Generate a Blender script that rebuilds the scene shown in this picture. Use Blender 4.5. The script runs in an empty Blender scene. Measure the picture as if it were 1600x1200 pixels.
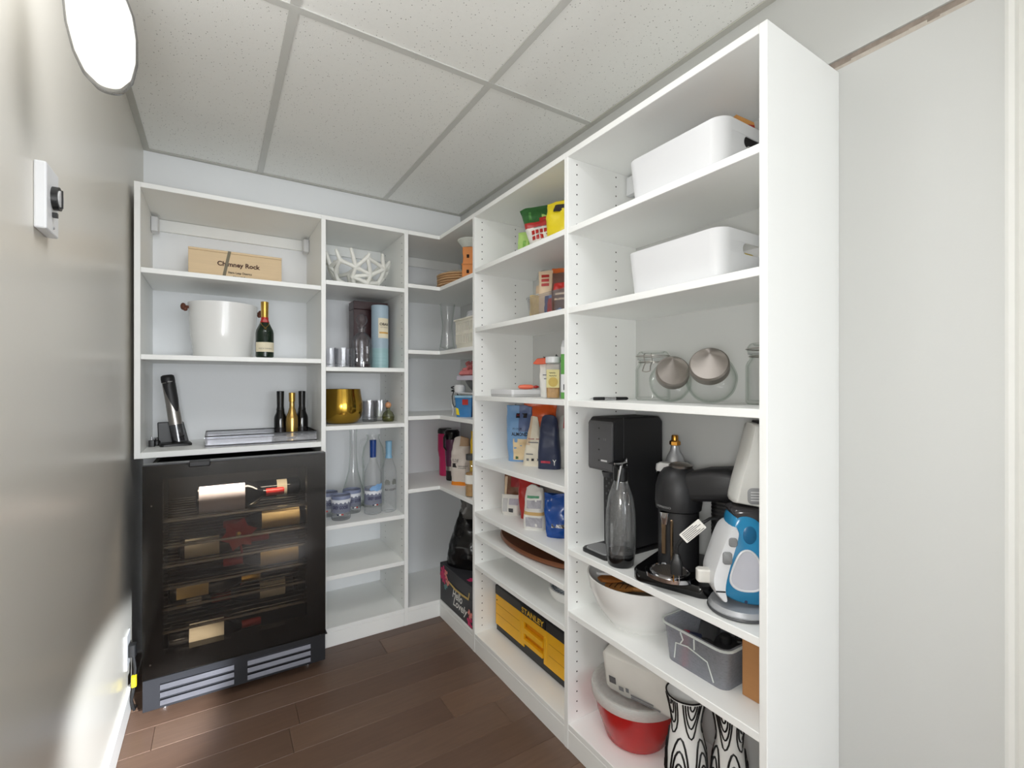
import bpy, bmesh, math, random
from mathutils import Vector, Matrix, noise

random.seed(7)
scene = bpy.context.scene
COL = scene.collection
PI = math.pi

# ---------------------------------------------------------------- camera, world, lights, exposure
cam_d = bpy.data.cameras.new('camera')
cam_d.sensor_width = 36.0
cam_d.lens = 36.0 * 733.0 / 1600.0
cam_d.clip_start = 0.02
cam = bpy.data.objects.new('camera', cam_d)
cam.location = (0, 0, 1.163)
cam.rotation_euler = (math.radians(90), 0, -math.atan2(462.0, 733.0))
COL.objects.link(cam)
scene.camera = cam

world = bpy.data.worlds.new('daylight')
scene.world = world
world.use_nodes = True
bg = world.node_tree.nodes['Background']
bg.inputs[0].default_value = (0.93, 0.96, 1.0, 1)
bg.inputs[1].default_value = 1.0


def area(name, loc, rot, sx, sy, power, col=(1, 1, 1)):
    d = bpy.data.lights.new(name, 'AREA')
    d.shape = 'RECTANGLE'
    d.size = sx
    d.size_y = sy
    d.energy = power
    d.color = col
    o = bpy.data.objects.new(name, d)
    o.location = loc
    o.rotation_euler = rot
    COL.objects.link(o)
    return o


area('assumed_window_light', (0.95, -7.40, 1.25), (math.radians(90), 0, 0), 3.4, 2.1, 100, (0.93, 0.97, 1.0))  # added area lamp for assumed daylight from an unseen window behind the camera
area('overhead_fill_light', (0.30, 0.86, 2.14), (0, math.radians(8), 0), 0.45, 0.45, 4.0, (0.97, 0.98, 1.0))  # added overhead fill; no ceiling fixture stands there
sp_d = bpy.data.lights.new('sun_stand_in_spot', 'SPOT')  # added spot lamp standing in for assumed sun on the lower left wall
sp_d.energy = 1500
sp_d.color = (0.90, 0.95, 1.0)
sp_d.spot_size = math.radians(9.6)
sp_d.spot_blend = 0.5
sp_d.shadow_soft_size = 0.03
sp = bpy.data.objects.new('sun_stand_in_spot', sp_d)
sp.location = (0.62, -1.25, 1.35)
tgt = Vector((-0.235, 2.05, 0.13)) - Vector(sp.location)
sp.rotation_euler = tgt.to_track_quat('-Z', 'Y').to_euler()
COL.objects.link(sp)
s2_d = sp_d.copy()
s2_d.energy = 260
s2_d.spot_size = math.radians(16)
s2 = bpy.data.objects.new('sun_stand_in_spot', s2_d)  # second added spot, for an assumed sun patch on the unseen floor
s2.location = sp.location
s2.rotation_euler = (Vector((0.36, 0.30, 0.0)) - Vector(sp.location)).to_track_quat('-Z', 'Y').to_euler()
COL.objects.link(s2)

vs = scene.view_settings
vs.view_transform = 'Standard'
vs.look = 'None'
vs.gamma = 1.0
vs.use_curve_mapping = False
vs.exposure = 0.66
cy = scene.cycles
cy.use_denoising = True
cy.max_bounces = 12
cy.diffuse_bounces = 7
cy.glossy_bounces = 4
cy.transmission_bounces = 10
cy.transparent_max_bounces = 24
cy.caustics_reflective = False
cy.caustics_refractive = False
cy.sample_clamp_indirect = 4.0


# ---------------------------------------------------------------- materials
def lin(c):
    return tuple((x / 255.0 / 12.92) if x / 255.0 <= 0.04045 else ((x / 255.0 + 0.055) / 1.055) ** 2.4 for x in c)


MATS = {}


def mat(name, col, rough=0.5, metal=0.0, var=0.04, vscale=30.0, bump=0.0, bscale=80.0, stretch=None, coat=0.0,
        alpha=None, spec=0.5, emit=None):
    """principled surface whose colour and relief vary with object-space noise"""
    if name in MATS:
        return MATS[name]
    m = bpy.data.materials.new(name)
    m.use_nodes = True
    nt = m.node_tree
    n = nt.nodes
    L = nt.links
    p = n['Principled BSDF']
    p.inputs['Roughness'].default_value = rough
    p.inputs['Metallic'].default_value = metal
    p.inputs['Specular IOR Level'].default_value = spec
    p.inputs['Coat Weight'].default_value = coat
    p.inputs['Coat Roughness'].default_value = 0.08
    c = lin(col)
    tc = n.new('ShaderNodeTexCoord')
    mp = n.new('ShaderNodeMapping')
    if stretch:
        mp.inputs['Scale'].default_value = stretch
    L.new(tc.outputs['Object'], mp.inputs['Vector'])
    tx = n.new('ShaderNodeTexNoise')
    tx.inputs['Scale'].default_value = vscale
    tx.inputs['Detail'].default_value = 4
    L.new(mp.outputs[0], tx.inputs['Vector'])
    mx = n.new('ShaderNodeMix')
    mx.data_type = 'RGBA'
    mx.inputs[6].default_value = tuple(x * (1 - var) for x in c) + (1,)
    mx.inputs[7].default_value = tuple(min(1, x * (1 + var)) for x in c) + (1,)
    L.new(tx.outputs['Fac'], mx.inputs[0])
    L.new(mx.outputs[2], p.inputs['Base Color'])
    if bump:
        t2 = n.new('ShaderNodeTexNoise')
        t2.inputs['Scale'].default_value = bscale
        t2.inputs['Detail'].default_value = 3
        L.new(mp.outputs[0], t2.inputs['Vector'])
        b = n.new('ShaderNodeBump')
        b.inputs['Strength'].default_value = bump
        b.inputs['Distance'].default_value = 0.002
        L.new(t2.outputs['Fac'], b.inputs['Height'])
        L.new(b.outputs[0], p.inputs['Normal'])
    if alpha is not None:
        p.inputs['Alpha'].default_value = alpha
    if emit:
        p.inputs['Emission Color'].default_value = lin(emit[0]) + (1,)
        p.inputs['Emission Strength'].default_value = emit[1]
    MATS[name] = m
    return m


def thin_glass(name, tint=(254, 254, 254), edge=(230, 233, 232), refl=0.03, rim=0.22, rough=0.03, frost=0.0,
               frost_col=(225, 228, 230)):
    """sheet glass: transparent straight through, mirror and absorption growing towards the rim"""
    if name in MATS:
        return MATS[name]
    m = bpy.data.materials.new(name)
    m.use_nodes = True
    nt = m.node_tree
    n = nt.nodes
    L = nt.links
    n.remove(n['Principled BSDF'])
    out = n['Material Output']
    lw = n.new('ShaderNodeLayerWeight')
    lw.inputs['Blend'].default_value = 0.5
    pw = n.new('ShaderNodeMath')
    pw.operation = 'POWER'
    pw.inputs[1].default_value = 3.0
    L.new(lw.outputs['Facing'], pw.inputs[0])
    mx = n.new('ShaderNodeMix')
    mx.data_type = 'RGBA'
    mx.inputs[6].default_value = lin(tint) + (1,)
    mx.inputs[7].default_value = lin(edge) + (1,)
    L.new(pw.outputs[0], mx.inputs[0])
    tr = n.new('ShaderNodeBsdfTransparent')
    L.new(mx.outputs[2], tr.inputs[0])
    gl = n.new('ShaderNodeBsdfGlossy')
    gl.inputs['Roughness'].default_value = rough
    ma = n.new('ShaderNodeMath')
    ma.operation = 'MULTIPLY_ADD'
    ma.inputs[1].default_value = rim
    ma.inputs[2].default_value = refl
    L.new(pw.outputs[0], ma.inputs[0])
    sh = n.new('ShaderNodeMixShader')
    L.new(ma.outputs[0], sh.inputs[0])
    L.new(tr.outputs[0], sh.inputs[1])
    L.new(gl.outputs[0], sh.inputs[2])
    last = sh
    if frost > 0:
        df = n.new('ShaderNodeBsdfDiffuse')
        df.inputs[0].default_value = lin(frost_col) + (1,)
        tl = n.new('ShaderNodeBsdfTranslucent')
        tl.inputs[0].default_value = lin(frost_col) + (1,)
        m1 = n.new('ShaderNodeMixShader')
        m1.inputs[0].default_value = 0.5
        L.new(df.outputs[0], m1.inputs[1])
        L.new(tl.outputs[0], m1.inputs[2])
        m2 = n.new('ShaderNodeMixShader')
        tx = n.new('ShaderNodeTexNoise')
        tx.inputs['Scale'].default_value = 25
        rr = n.new('ShaderNodeMapRange')
        rr.inputs['To Min'].default_value = frost * 0.8
        rr.inputs['To Max'].default_value = min(1, frost * 1.2)
        L.new(tx.outputs['Fac'], rr.inputs['Value'])
        L.new(rr.outputs[0], m2.inputs[0])
        L.new(sh.outputs[0], m2.inputs[1])
        L.new(m1.outputs[0], m2.inputs[2])
        last = m2
    L.new(last.outputs[0], out.inputs['Surface'])
    MATS[name] = m
    return m


def solid_glass(name, col=(250, 250, 252), ior=1.5, rough=0.01):
    if name in MATS:
        return MATS[name]
    m = mat(name, col, rough, var=0.0)
    m.node_tree.nodes['Principled BSDF'].inputs['Transmission Weight'].default_value = 1.0
    m.node_tree.nodes['Principled BSDF'].inputs['IOR'].default_value = ior
    return m


WHITE = mat('white melamine', (242, 243, 241), 0.42, var=0.015, vscale=6, bump=0.04, bscale=120, stretch=(1, 1, 0.15))
WALL = mat('white wall paint', (236, 238, 240), 0.6, var=0.012, vscale=5, bump=0.08, bscale=160)
WALL_R = mat('pale panel paint', (202, 203, 201), 0.55, var=0.012, vscale=4, bump=0.05, bscale=200)
WALL_L = mat('warm grey wall paint', (214, 210, 201), 0.30, var=0.02, vscale=4, bump=0.05, bscale=140)
GAP = mat('ragged plaster joint', (150, 138, 128), 0.9, var=0.35, vscale=60, bump=0.6, bscale=90)
BLACK = mat('black plastic', (22, 22, 23), 0.38, var=0.1, vscale=40)
BLACKG = mat('gloss black', (12, 12, 13), 0.12, var=0.1, vscale=20)
BLACKM = mat('soft touch black', (30, 30, 32), 0.5, var=0.08, vscale=40, bump=0.05, bscale=400)
DGREY = mat('dark grey plastic', (70, 71, 73), 0.45, var=0.06)
MGREY = mat('mid grey plastic', (128, 129, 130), 0.45, var=0.06)
LGREY = mat('light grey plastic', (190, 190, 190), 0.45, var=0.04)
WPLAST = mat('white plastic', (218, 219, 221), 0.3, var=0.01, vscale=8)
CHROME = mat('polished steel', (205, 205, 208), 0.12, 1.0, var=0.03)
STEEL = mat('brushed steel', (170, 165, 160), 0.33, 1.0, var=0.12, vscale=8, stretch=(1, 1, 40))
BRASS = mat('brass', (190, 135, 60), 0.3, 1.0, var=0.1)
GOLD = mat('polished gold', (188, 150, 62), 0.14, 1.0, var=0.06, vscale=10)
GOLDFOIL = mat('gold foil', (205, 165, 85), 0.32, 1.0, var=0.15, vscale=60, bump=0.3, bscale=150)
HOLE = mat('pin hole shade', (62, 60, 58), 0.9, var=0.1)  # disc colour carries the shade inside each pin hole
TXT_D = mat('dark printing ink', (38, 32, 34), 0.7, var=0.05)
TXT_W = mat('white printing ink', (232, 232, 228), 0.7, var=0.02)
TXT_G = mat('grey printing ink', (120, 120, 122), 0.7, var=0.05)
PAPER = mat('cream label paper', (226, 216, 190), 0.75, var=0.05)
PAPERW = mat('white paper', (232, 230, 224), 0.75, var=0.03)
RED = mat('red printed film', (172, 34, 28), 0.35, var=0.1)
ORANGE = mat('orange plastic', (226, 84, 30), 0.4, var=0.1)
BLUE = mat('deep blue foil', (20, 72, 150), 0.25, var=0.15, vscale=20, bump=0.3, bscale=30)
SKYBLUE = mat('sky blue film', (118, 160, 205), 0.4, var=0.1, vscale=15)
NAVY = mat('navy pouch', (40, 48, 76), 0.42, var=0.1)
GREEN = mat('dark green film', (38, 92, 40), 0.35, var=0.2, vscale=25)
LGREEN = mat('light green bag', (176, 212, 120), 0.45, var=0.06, vscale=20)
YELLOW = mat('yellow film', (228, 206, 30), 0.4, var=0.06)
WBAG = mat('white poly bag', (222, 220, 214), 0.35, var=0.05, vscale=20, bump=0.3, bscale=40)
GBAG = mat('grey poly bag', (176, 176, 172), 0.28, var=0.1, vscale=20, bump=0.4, bscale=40)
BEIGE = mat('beige paper bag', (214, 190, 160), 0.55, var=0.08, vscale=20, bump=0.2, bscale=40)
BROWN = mat('dark brown pouch', (92, 62, 50), 0.4, var=0.2, vscale=25)
TAN = mat('tan contents', (178, 140, 92), 0.6, var=0.25, vscale=90, bump=0.5, bscale=120)
CARD = mat('corrugated cardboard', (168, 120, 74), 0.8, var=0.05, vscale=12, stretch=(1, 1, 8))
WOODP = mat('pale crate wood', (222, 196, 158), 0.6, var=0.08, vscale=6, stretch=(1, 8, 22))
WOODB = mat('brown stained wood', (122, 72, 42), 0.45, var=0.25, vscale=5, stretch=(10, 1.5, 8))
WOODU = mat('utensil wood', (186, 128, 66), 0.5, var=0.25, vscale=10, stretch=(8, 2, 2))
MAROON = mat('dark maroon carton', (58, 30, 32), 0.35, var=0.08)
PINK = mat('pink bottle', (196, 36, 96), 0.35, var=0.05)
PURPLE = mat('purple tumbler', (82, 36, 66), 0.25, var=0.08)
TEAL = mat('blue vacuum plastic', (40, 128, 172), 0.22, var=0.04)
TOOLY = mat('tool box yellow', (242, 182, 24), 0.42, var=0.04, vscale=20, bump=0.05, bscale=300)
TOOLS_ = mat('tool box shaded yellow', (226, 150, 20), 0.45, var=0.04)  # darker copy of the box yellow, slot shadow put into the colour
BAGB = mat('glossy black polythene', (14, 14, 15), 0.22, var=0.1, bump=0.4, bscale=25)
GIFT = mat('charcoal gift box card', (54, 54, 58), 0.5, var=0.05)
PINKP = mat('pink flower print', (214, 62, 112), 0.55, var=0.25, vscale=60)
PEACH = mat('peach flower print', (236, 150, 140), 0.55, var=0.2, vscale=60)
LEAFP = mat('teal leaf print', (110, 158, 156), 0.55, var=0.2, vscale=60)
TIN = mat('blue grey tin', (158, 178, 192), 0.38, var=0.04, vscale=12)
TIN2 = mat('misty teal tin print', (150, 184, 188), 0.38, var=0.2, vscale=9, stretch=(1, 1, 9))
CERAM = mat('white ceramic', (236, 236, 234), 0.18, var=0.01)
CREAMC = mat('cream ceramic', (222, 214, 200), 0.4, var=0.05)
CORAL = mat('white coral resin', (232, 232, 226), 0.5, var=0.03)
TERRA = mat('orange clay', (216, 138, 74), 0.6, var=0.12, vscale=30)
ROSE = mat('dusty rose cloth', (190, 112, 112), 0.8, var=0.2, vscale=40)
TAPE = mat('strapping tape', (120, 112, 92), 0.6, var=0.2, vscale=200)
GLASS = thin_glass('clear glass')
GLASSG = thin_glass('faintly green glass', (254, 254, 254), (222, 230, 224), 0.03, 0.25)
GLASSK = thin_glass('cut crystal glass', (252, 252, 253), (150, 150, 158), 0.06, 0.5, 0.02)
CRYST = solid_glass('crystal')
BGLASS = mat('bottle green glass', (16, 34, 22), 0.06, var=0.1)
BLKGLASS = mat('black bottle glass', (10, 10, 12), 0.08, var=0.1)
FROST = thin_glass('frosted glass', frost=0.16, frost_col=(232, 234, 238), rough=0.3)
PLASTC = thin_glass('clear storage plastic', (232, 234, 240), (170, 172, 184), 0.06, 0.3, 0.12, frost=0.26, frost_col=(236, 237, 242))
PLASTB = thin_glass('clear bin plastic', (250, 250, 252), (200, 202, 206), 0.05, 0.3, 0.08, frost=0.07, frost_col=(232, 233, 236))
PLASTL = thin_glass('translucent lid plastic', (225, 230, 226), (190, 196, 190), 0.04, 0.15, 0.3, frost=0.92, frost_col=(244, 248, 244))
SMOKE = thin_glass('smoked acrylic', (236, 236, 238), (150, 150, 154), 0.08, 0.5, 0.03)
DOORG = thin_glass('tinted door glass', (206, 200, 192), (120, 116, 112), 0.032, 0.4, 0.08)


# ---------------------------------------------------------------- mesh builder
class M:
    def __init__(self):
        self.v = []
        self.f = []
        self.mi = []

    def add(self, vs, fs, mi=0, mtx=None):
        o = len(self.v)
        for p in vs:
            p = Vector(p)
            if mtx is not None:
                p = mtx @ p
            self.v.append(tuple(p))
        for f in fs:
            self.f.append(tuple(i + o for i in f))
            self.mi.append(mi)
        return self

    def box(self, x0, x1, y0, y1, z0, z1, mi=0, mtx=None):
        return self.add([(x0, y0, z0), (x1, y0, z0), (x1, y1, z0), (x0, y1, z0), (x0, y0, z1), (x1, y0, z1), (x1, y1, z1), (x0, y1, z1)],
                        [(0, 3, 2, 1), (4, 5, 6, 7), (0, 1, 5, 4), (1, 2, 6, 5), (2, 3, 7, 6), (3, 0, 4, 7)], mi, mtx)

    def lathe(self, prof, seg=32, mi=0, mtx=None, wob=None, mis=None):
        """revolve (r, z) points about Z; wob(a) scales the radius; mis gives a material per band"""
        vs, fs, m_ = [], [], []
        n = len(prof)
        for i in range(seg):
            a = 2 * PI * i / seg
            for r, z in prof:
                k = wob(a, z) if wob else 1.0
                vs.append((r * k * math.cos(a), r * k * math.sin(a), z))
        o = len(self.v)
        for i in range(seg):
            j = (i + 1) % seg
            for k in range(n - 1):
                if prof[k][0] < 1e-6 and prof[k + 1][0] < 1e-6:
                    continue
                if prof[k][0] < 1e-6:
                    fs.append((i * n + k, j * n + k + 1, i * n + k + 1))
                elif prof[k + 1][0] < 1e-6:
                    fs.append((i * n + k, j * n + k, i * n + k + 1))
                else:
                    fs.append((i * n + k, j * n + k, j * n + k + 1, i * n + k + 1))
                m_.append(mis[k] if mis else mi)
        for p in vs:
            p = Vector(p)
            self.v.append(tuple(mtx @ p if mtx is not None else p))
        for f, q in zip(fs, m_):
            self.f.append(tuple(i + o for i in f))
            self.mi.append(q)
        return self

    def rings(self, rings, mi=0, cap=True, mtx=None, closed=True, mis=None):
        n = len(rings[0])
        vs = [p for r in rings for p in r]
        fs, m_ = [], []
        for k in range(len(rings) - 1):
            for i in range(n if closed else n - 1):
                j = (i + 1) % n
                fs.append((k * n + i, k * n + j, (k + 1) * n + j, (k + 1) * n + i))
                m_.append(mis(k, i) if mis else mi)
        if cap:
            fs.append(tuple(range(n - 1, -1, -1)))
            m_.append(mis(0, 0) if mis else mi)
            fs.append(tuple(range((len(rings) - 1) * n, len(rings) * n)))
            m_.append(mis(len(rings) - 2, 0) if mis else mi)
        o = len(self.v)
        for p in vs:
            p = Vector(p)
            self.v.append(tuple(mtx @ p if mtx is not None else p))
        for f, q in zip(fs, m_):
            self.f.append(tuple(i + o for i in f))
            self.mi.append(q)
        return self

    def tube(self, pts, r, seg=8, mi=0, closed=False, mtx=None, cap=True):
        pts = [Vector(p) for p in pts]
        n = len(pts)
        rs = r if isinstance(r, (list, tuple)) else [r] * n
        rings = []
        up = None
        for i, p in enumerate(pts):
            a = pts[(i - 1) % n] if (closed or i > 0) else p
            b = pts[(i + 1) % n] if (closed or i < n - 1) else p
            t = (b - a)
            if t.length < 1e-9:
                t = Vector((0, 0, 1))
            t.normalize()
            if up is None:
                up = Vector((0, 0, 1)) if abs(t.z) < 0.9 else Vector((1, 0, 0))
            u = (up - t * up.dot(t))
            if u.length < 1e-6:
                u = t.orthogonal()
            u.normalize()
            w = t.cross(u)
            up = u
            rings.append([p + (u * math.cos(2 * PI * k / seg) + w * math.sin(2 * PI * k / seg)) * rs[i] for k in range(seg)])
        if closed:
            rings.append(rings[0])
        return self.rings(rings, mi, cap and not closed, mtx)

    def prism(self, poly, a, b, mi=0, axis='y', mtx=None):
        """extrude a 2-D outline along an axis ('y': outline is x,z; 'z': x,y; 'x': y,z)"""
        def P(u, v, w):
            return {'y': (u, w, v), 'z': (u, v, w), 'x': (w, u, v)}[axis]
        return self.rings([[P(u, v, a) for u, v in poly], [P(u, v, b) for u, v in poly]], mi, True, mtx)

    def sphere(self, c, r, seg=16, rg=10, mi=0, sc=(1, 1, 1), mtx=None):
        prof = [(r * math.sin(PI * k / rg), -r * math.cos(PI * k / rg)) for k in range(rg + 1)]
        prof[0] = (0, -r)
        prof[-1] = (0, r)
        T = Matrix.Translation(c) @ Matrix.Diagonal((*sc, 1))
        return self.lathe(prof, seg, mi, (mtx @ T) if mtx is not None else T)


def rrect(w, d, r, n=5, cx=0, cy=0):
    """rounded rectangle outline, counter-clockwise"""
    pts = []
    for qx, qy, a0 in ((1, 1, 0), (-1, 1, 90), (-1, -1, 180), (1, -1, 270)):
        for k in range(n + 1):
            a = math.radians(a0 + 90 * k / n)
            pts.append((cx + qx * (w / 2 - r) + r * math.cos(a), cy + qy * (d / 2 - r) + r * math.sin(a)))
    return pts


def build(name, m, mats, parent=None, smooth=35, bevel=0.0, seg=1, world=False, kind=None, label=None, fix=True):
    me = bpy.data.meshes.new(name)
    v = m.v
    if world and parent is not None:
        o = parent.location
        v = [(p[0] - o[0], p[1] - o[1], p[2] - o[2]) for p in v]
    me.from_pydata(v, [], m.f)
    if not isinstance(mats, (list, tuple)):
        mats = [mats]
    for q in mats:
        me.materials.append(q)
    for p, i in zip(me.polygons, m.mi):
        p.material_index = min(i, len(mats) - 1)
    if bevel or fix:
        b = bmesh.new()
        b.from_mesh(me)
        if fix:
            bmesh.ops.recalc_face_normals(b, faces=b.faces)
        if bevel:
            es = [e for e in b.edges if len(e.link_faces) == 2 and e.calc_face_angle(0) > 0.6]
            bmesh.ops.bevel(b, geom=es, offset=bevel, segments=seg, affect='EDGES', profile=0.5, clamp_overlap=True)
        b.to_mesh(me)
        b.free()
    if smooth:
        me.shade_smooth()
        me.set_sharp_from_angle(angle=math.radians(smooth))
    ob = bpy.data.objects.new(name, me)
    COL.objects.link(ob)
    if parent is not None:
        ob.parent = parent
    if kind:
        ob['kind'] = kind
    if label:
        ob['label'] = label
    return ob


def thing(name, label, cat, loc=(0, 0, 0), rotz=0.0, group=None):
    o = bpy.data.objects.new(name, None)
    o.empty_display_size = 0.05
    COL.objects.link(o)
    o.location = loc
    o.rotation_euler = (0, 0, math.radians(rotz))
    o['label'] = label
    o['category'] = cat
    if group:
        o['group'] = group
    return o


def tag(o, label, cat, group=None):
    o['label'] = label
    o['category'] = cat
    if group:
        o['group'] = group
    return o


def dup(root, loc, rotz, label, group=None):
    r = root.copy()
    COL.objects.link(r)
    r.location = loc
    r.rotation_euler = (0, 0, math.radians(rotz))
    r['label'] = label
    if group:
        r['group'] = group
    for ch in list(root.children):
        c = ch.copy()
        COL.objects.link(c)
        c.parent = r
        for g in ch.children:
            d = g.copy()
            COL.objects.link(d)
            d.parent = c
    return r


def bxp(name, parent, x0, x1, y0, y1, z0, z1, m=None, bev=0.0012):
    """a square-edged board given in world coordinates, as a part of parent"""
    return build(name, M().box(x0, x1, y0, y1, z0, z1), m or WHITE, parent, smooth=0, bevel=bev, world=True)


def struct(name, m, mats, smooth=0, bevel=0):
    o = build(name, m, mats, None, smooth=smooth, bevel=bevel)
    o['kind'] = 'structure'
    return o


def text(s, w, mats, parent, mtx, name='lettering', warp=None, h=None, bold=0.0, italic=0.0, ext=0.0002):
    cu = bpy.data.curves.new('lettering', 'FONT')
    cu.body = s
    cu.size = 1.0
    cu.resolution_u = 3
    cu.offset = bold
    cu.shear = italic
    cu.align_x = 'CENTER'
    tmp = bpy.data.objects.new('lettering_curve', cu)
    me = bpy.data.meshes.new_from_object(tmp)
    bpy.data.objects.remove(tmp)
    bpy.data.curves.remove(cu)
    me.materials.clear()
    me.materials.append(mats)
    xs = [v.co.x for v in me.vertices]
    ys = [v.co.y for v in me.vertices]
    cx, cy_ = (min(xs) + max(xs)) / 2, (min(ys) + max(ys)) / 2
    k = w / (max(xs) - min(xs))
    ky = k if h is None else h / (max(ys) - min(ys))
    for v in me.vertices:
        p = Vector(((v.co.x - cx) * k, (v.co.y - cy_) * ky, 0.0))
        if warp:
            v.co = warp(p.x, p.y)
        else:
            v.co = mtx @ p
    ob = bpy.data.objects.new(name, me)
    COL.objects.link(ob)
    ob.parent = parent
    return ob


def front(x, y, z):
    """matrix placing flat print facing local -Y"""
    return Matrix.Translation((x, y, z)) @ Matrix.Rotation(PI / 2, 4, 'X')


def cylwarp(r, z0, a0=0.0, off=0.0007):
    def f(x, y):
        a = x / r + a0
        return Vector(((r + off) * math.sin(a), -(r + off) * math.cos(a), z0 + y))
    return f


def cyl_label(name, r, z0, z1, half, m, parent, a0=0.0, off=0.0006, n=14):
    """a paper label wrapped on a cylinder, facing -Y"""
    mm = M()
    a = [a0 - half + 2 * half * i / n for i in range(n + 1)]
    R1, R0 = r + off, r - 0.0008
    vs = []
    for R in (R1, R0):
        for z in (z0, z1):
            vs += [(R * math.sin(t), -R * math.cos(t), z) for t in a]
    k = n + 1
    fs = [(i, i + 1, k + i + 1, k + i) for i in range(n)]
    mm.add(vs, fs)
    return build(name, mm, m, parent, smooth=60, fix=False)


# ---------------------------------------------------------------- soft bags
def bag(name, label, cat, loc, rotz, w, h, d, mats, slot=None, seed=0, amp=0.006, top='seal', bot=0.9, n=4.0, topw=1.0,
        nk=26, ns=36, lean=0.0, group=None, puff=1.0, part='pouch'):
    """a filled bag or pouch: flat gusseted base, belly, flattened top; local -Y is its printed face.
       slot(u, v, front) picks the material: u in -1..1 across, v in 0..1 up"""
    t = thing(name, label, cat, loc, rotz, group)

    amp *= 1.5

    def hw(v):
        return w / 2 * (bot + (topw - bot) * v + 0.06 * math.sin(PI * v) * puff) * (1 + 0.05 * noise.noise(Vector((v * 5.0, seed * 2.1, 0.5))))

    def hd(v):
        if top == 'seal':
            k = (1 - v ** 3.2)
        elif top == 'roll':
            k = 1 - 0.72 * max(0, (v - 0.72) / 0.28) ** 1.2
        else:
            k = (1 - v ** 2.0)
        return max(0.0022, d / 2 * (0.9 + 0.35 * math.sin(PI * min(1, v * 1.05)) * puff) * k)

    def nz(x, z):
        edge = min(1, z / (0.12 * h) + 0.15)
        return amp * edge * (noise.noise(Vector((x * 22, z * 18, seed * 3.7))) + 0.6 * noise.noise(Vector((x * 55 + z * 30, z * 40, seed * 1.3 + 9))))

    def fy(x, z, off=0.0):
        v = min(1, max(0, z / h))
        s = min(1, abs(x) / hw(v))
        return -hd(v) * (1 - s ** n) ** (1 / 2.2) + nz(x, z) * (0.35 if hd(v) < 0.004 else 1) - off + lean * z

    rings = []
    for k in range(nk + 1):
        v = k / nk
        z = v * h
        H, D = hw(v), hd(v)
        ring = []
        for i in range(ns):
            a = 2 * PI * i / ns
            c, s_ = math.cos(a), math.sin(a)
            x = H * math.copysign(abs(c) ** (2 / n), c)
            s = min(1, abs(x) / H)
            y = math.copysign(D * (1 - s ** n) ** (1 / 2.2), s_) if abs(s_) > 1e-6 else 0.0
            q = nz(x, z) * (0.35 if D < 0.004 else 1)
            y = y + q + lean * z
            if top == 'roll' and v > 0.86:
                z_ = z - (abs(x) / H) ** 3 * (v - 0.86) * h * 0.45
            else:
                z_ = z
            zz = z_ + (amp * 0.8 * noise.noise(Vector((x * 30, seed, 3))) if v > 0.9 else 0)
            ring.append((x, y, zz))
        rings.append(ring)
    if slot is None:
        ms = None
    else:
        def ms(k, i):
            v = (k + 0.5) / nk
            a = 2 * PI * (i + 0.5) / ns
            return slot(math.copysign(abs(math.cos(a)) ** (2 / n), math.cos(a)), v, math.sin(a) < 0)
    mm = M()
    mm.rings(rings, 0, True, mis=ms)
    build(part, mm, mats, t, smooth=50)

    def warp(x0, z0, off=0.0024):
        return lambda x, y: Vector((x0 + x, fy(x0 + x, z0 + y, off), z0 + y))

    def panel(pname, x0, x1, z0, z1, m, off=0.0019, nx=22, nz_=16):
        p = M()
        vs = [(x0 + (x1 - x0) * i / nx, fy(x0 + (x1 - x0) * i / nx, z0 + (z1 - z0) * j / nz_, off), z0 + (z1 - z0) * j / nz_)
              for j in range(nz_ + 1) for i in range(nx + 1)]
        fs = [(j * (nx + 1) + i, j * (nx + 1) + i + 1, (j + 1) * (nx + 1) + i + 1, (j + 1) * (nx + 1) + i) for j in range(nz_) for i in range(nx)]
        p.add(vs, fs)
        return build(pname, p, m, t, smooth=60, fix=False)
    t_warp, t_panel = warp, panel
    return t, t_warp, t_panel
# ================================================================ THE ROOM
XL, XR, YB, YF, ZC = -0.268, 1.2545, 2.578, -1.3, 2.18
FX, FY = 0.946, 2.181          # front planes of the right-hand and of the back shelving
ZT0, ZT1 = 1.886, 1.905        # shelving top boards

# floor with individual boards
fl = struct('floor', M().box(XL - 0.1, XR + 0.1, YF - 0.1, YB + 0.1, -0.06, -0.016), mat('floor underlay', (60, 46, 38), 0.9))
WF = []
for i, c in enumerate([(104, 82, 68), (97, 75, 62), (110, 86, 70), (93, 72, 60)]):
    WF.append(mat('dark walnut plank ' + 'abcd'[i], c, 0.4, var=0.22, vscale=7, bump=0.06, bscale=60, stretch=(1.2, 12, 4)))
rnd = random.Random(3)
y = 1.744 - 0.127 * 26
while y < YB:
    x = XL - rnd.random() * 0.9
    while x < XR:
        ln = 0.55 + rnd.random() * 0.75
        a, b = max(x, XL), min(x + ln, XR)
        if b - a > 0.03:
            build('plank', M().box(a + 0.0004, b - 0.0004, y + 0.0004, min(y + 0.1266, YB), -0.016, 0.0), WF[rnd.randrange(4)], fl, smooth=0, bevel=0.0012)
        x += ln
    y += 0.127

# ceiling: slab, lay-in tiles, tee bars, wall angle
ce = struct('ceiling', M().box(XL - 0.1, XR + 0.1, YF - 0.1, YB + 0.1, ZC + 0.02, ZC + 0.1), WALL)


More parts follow.
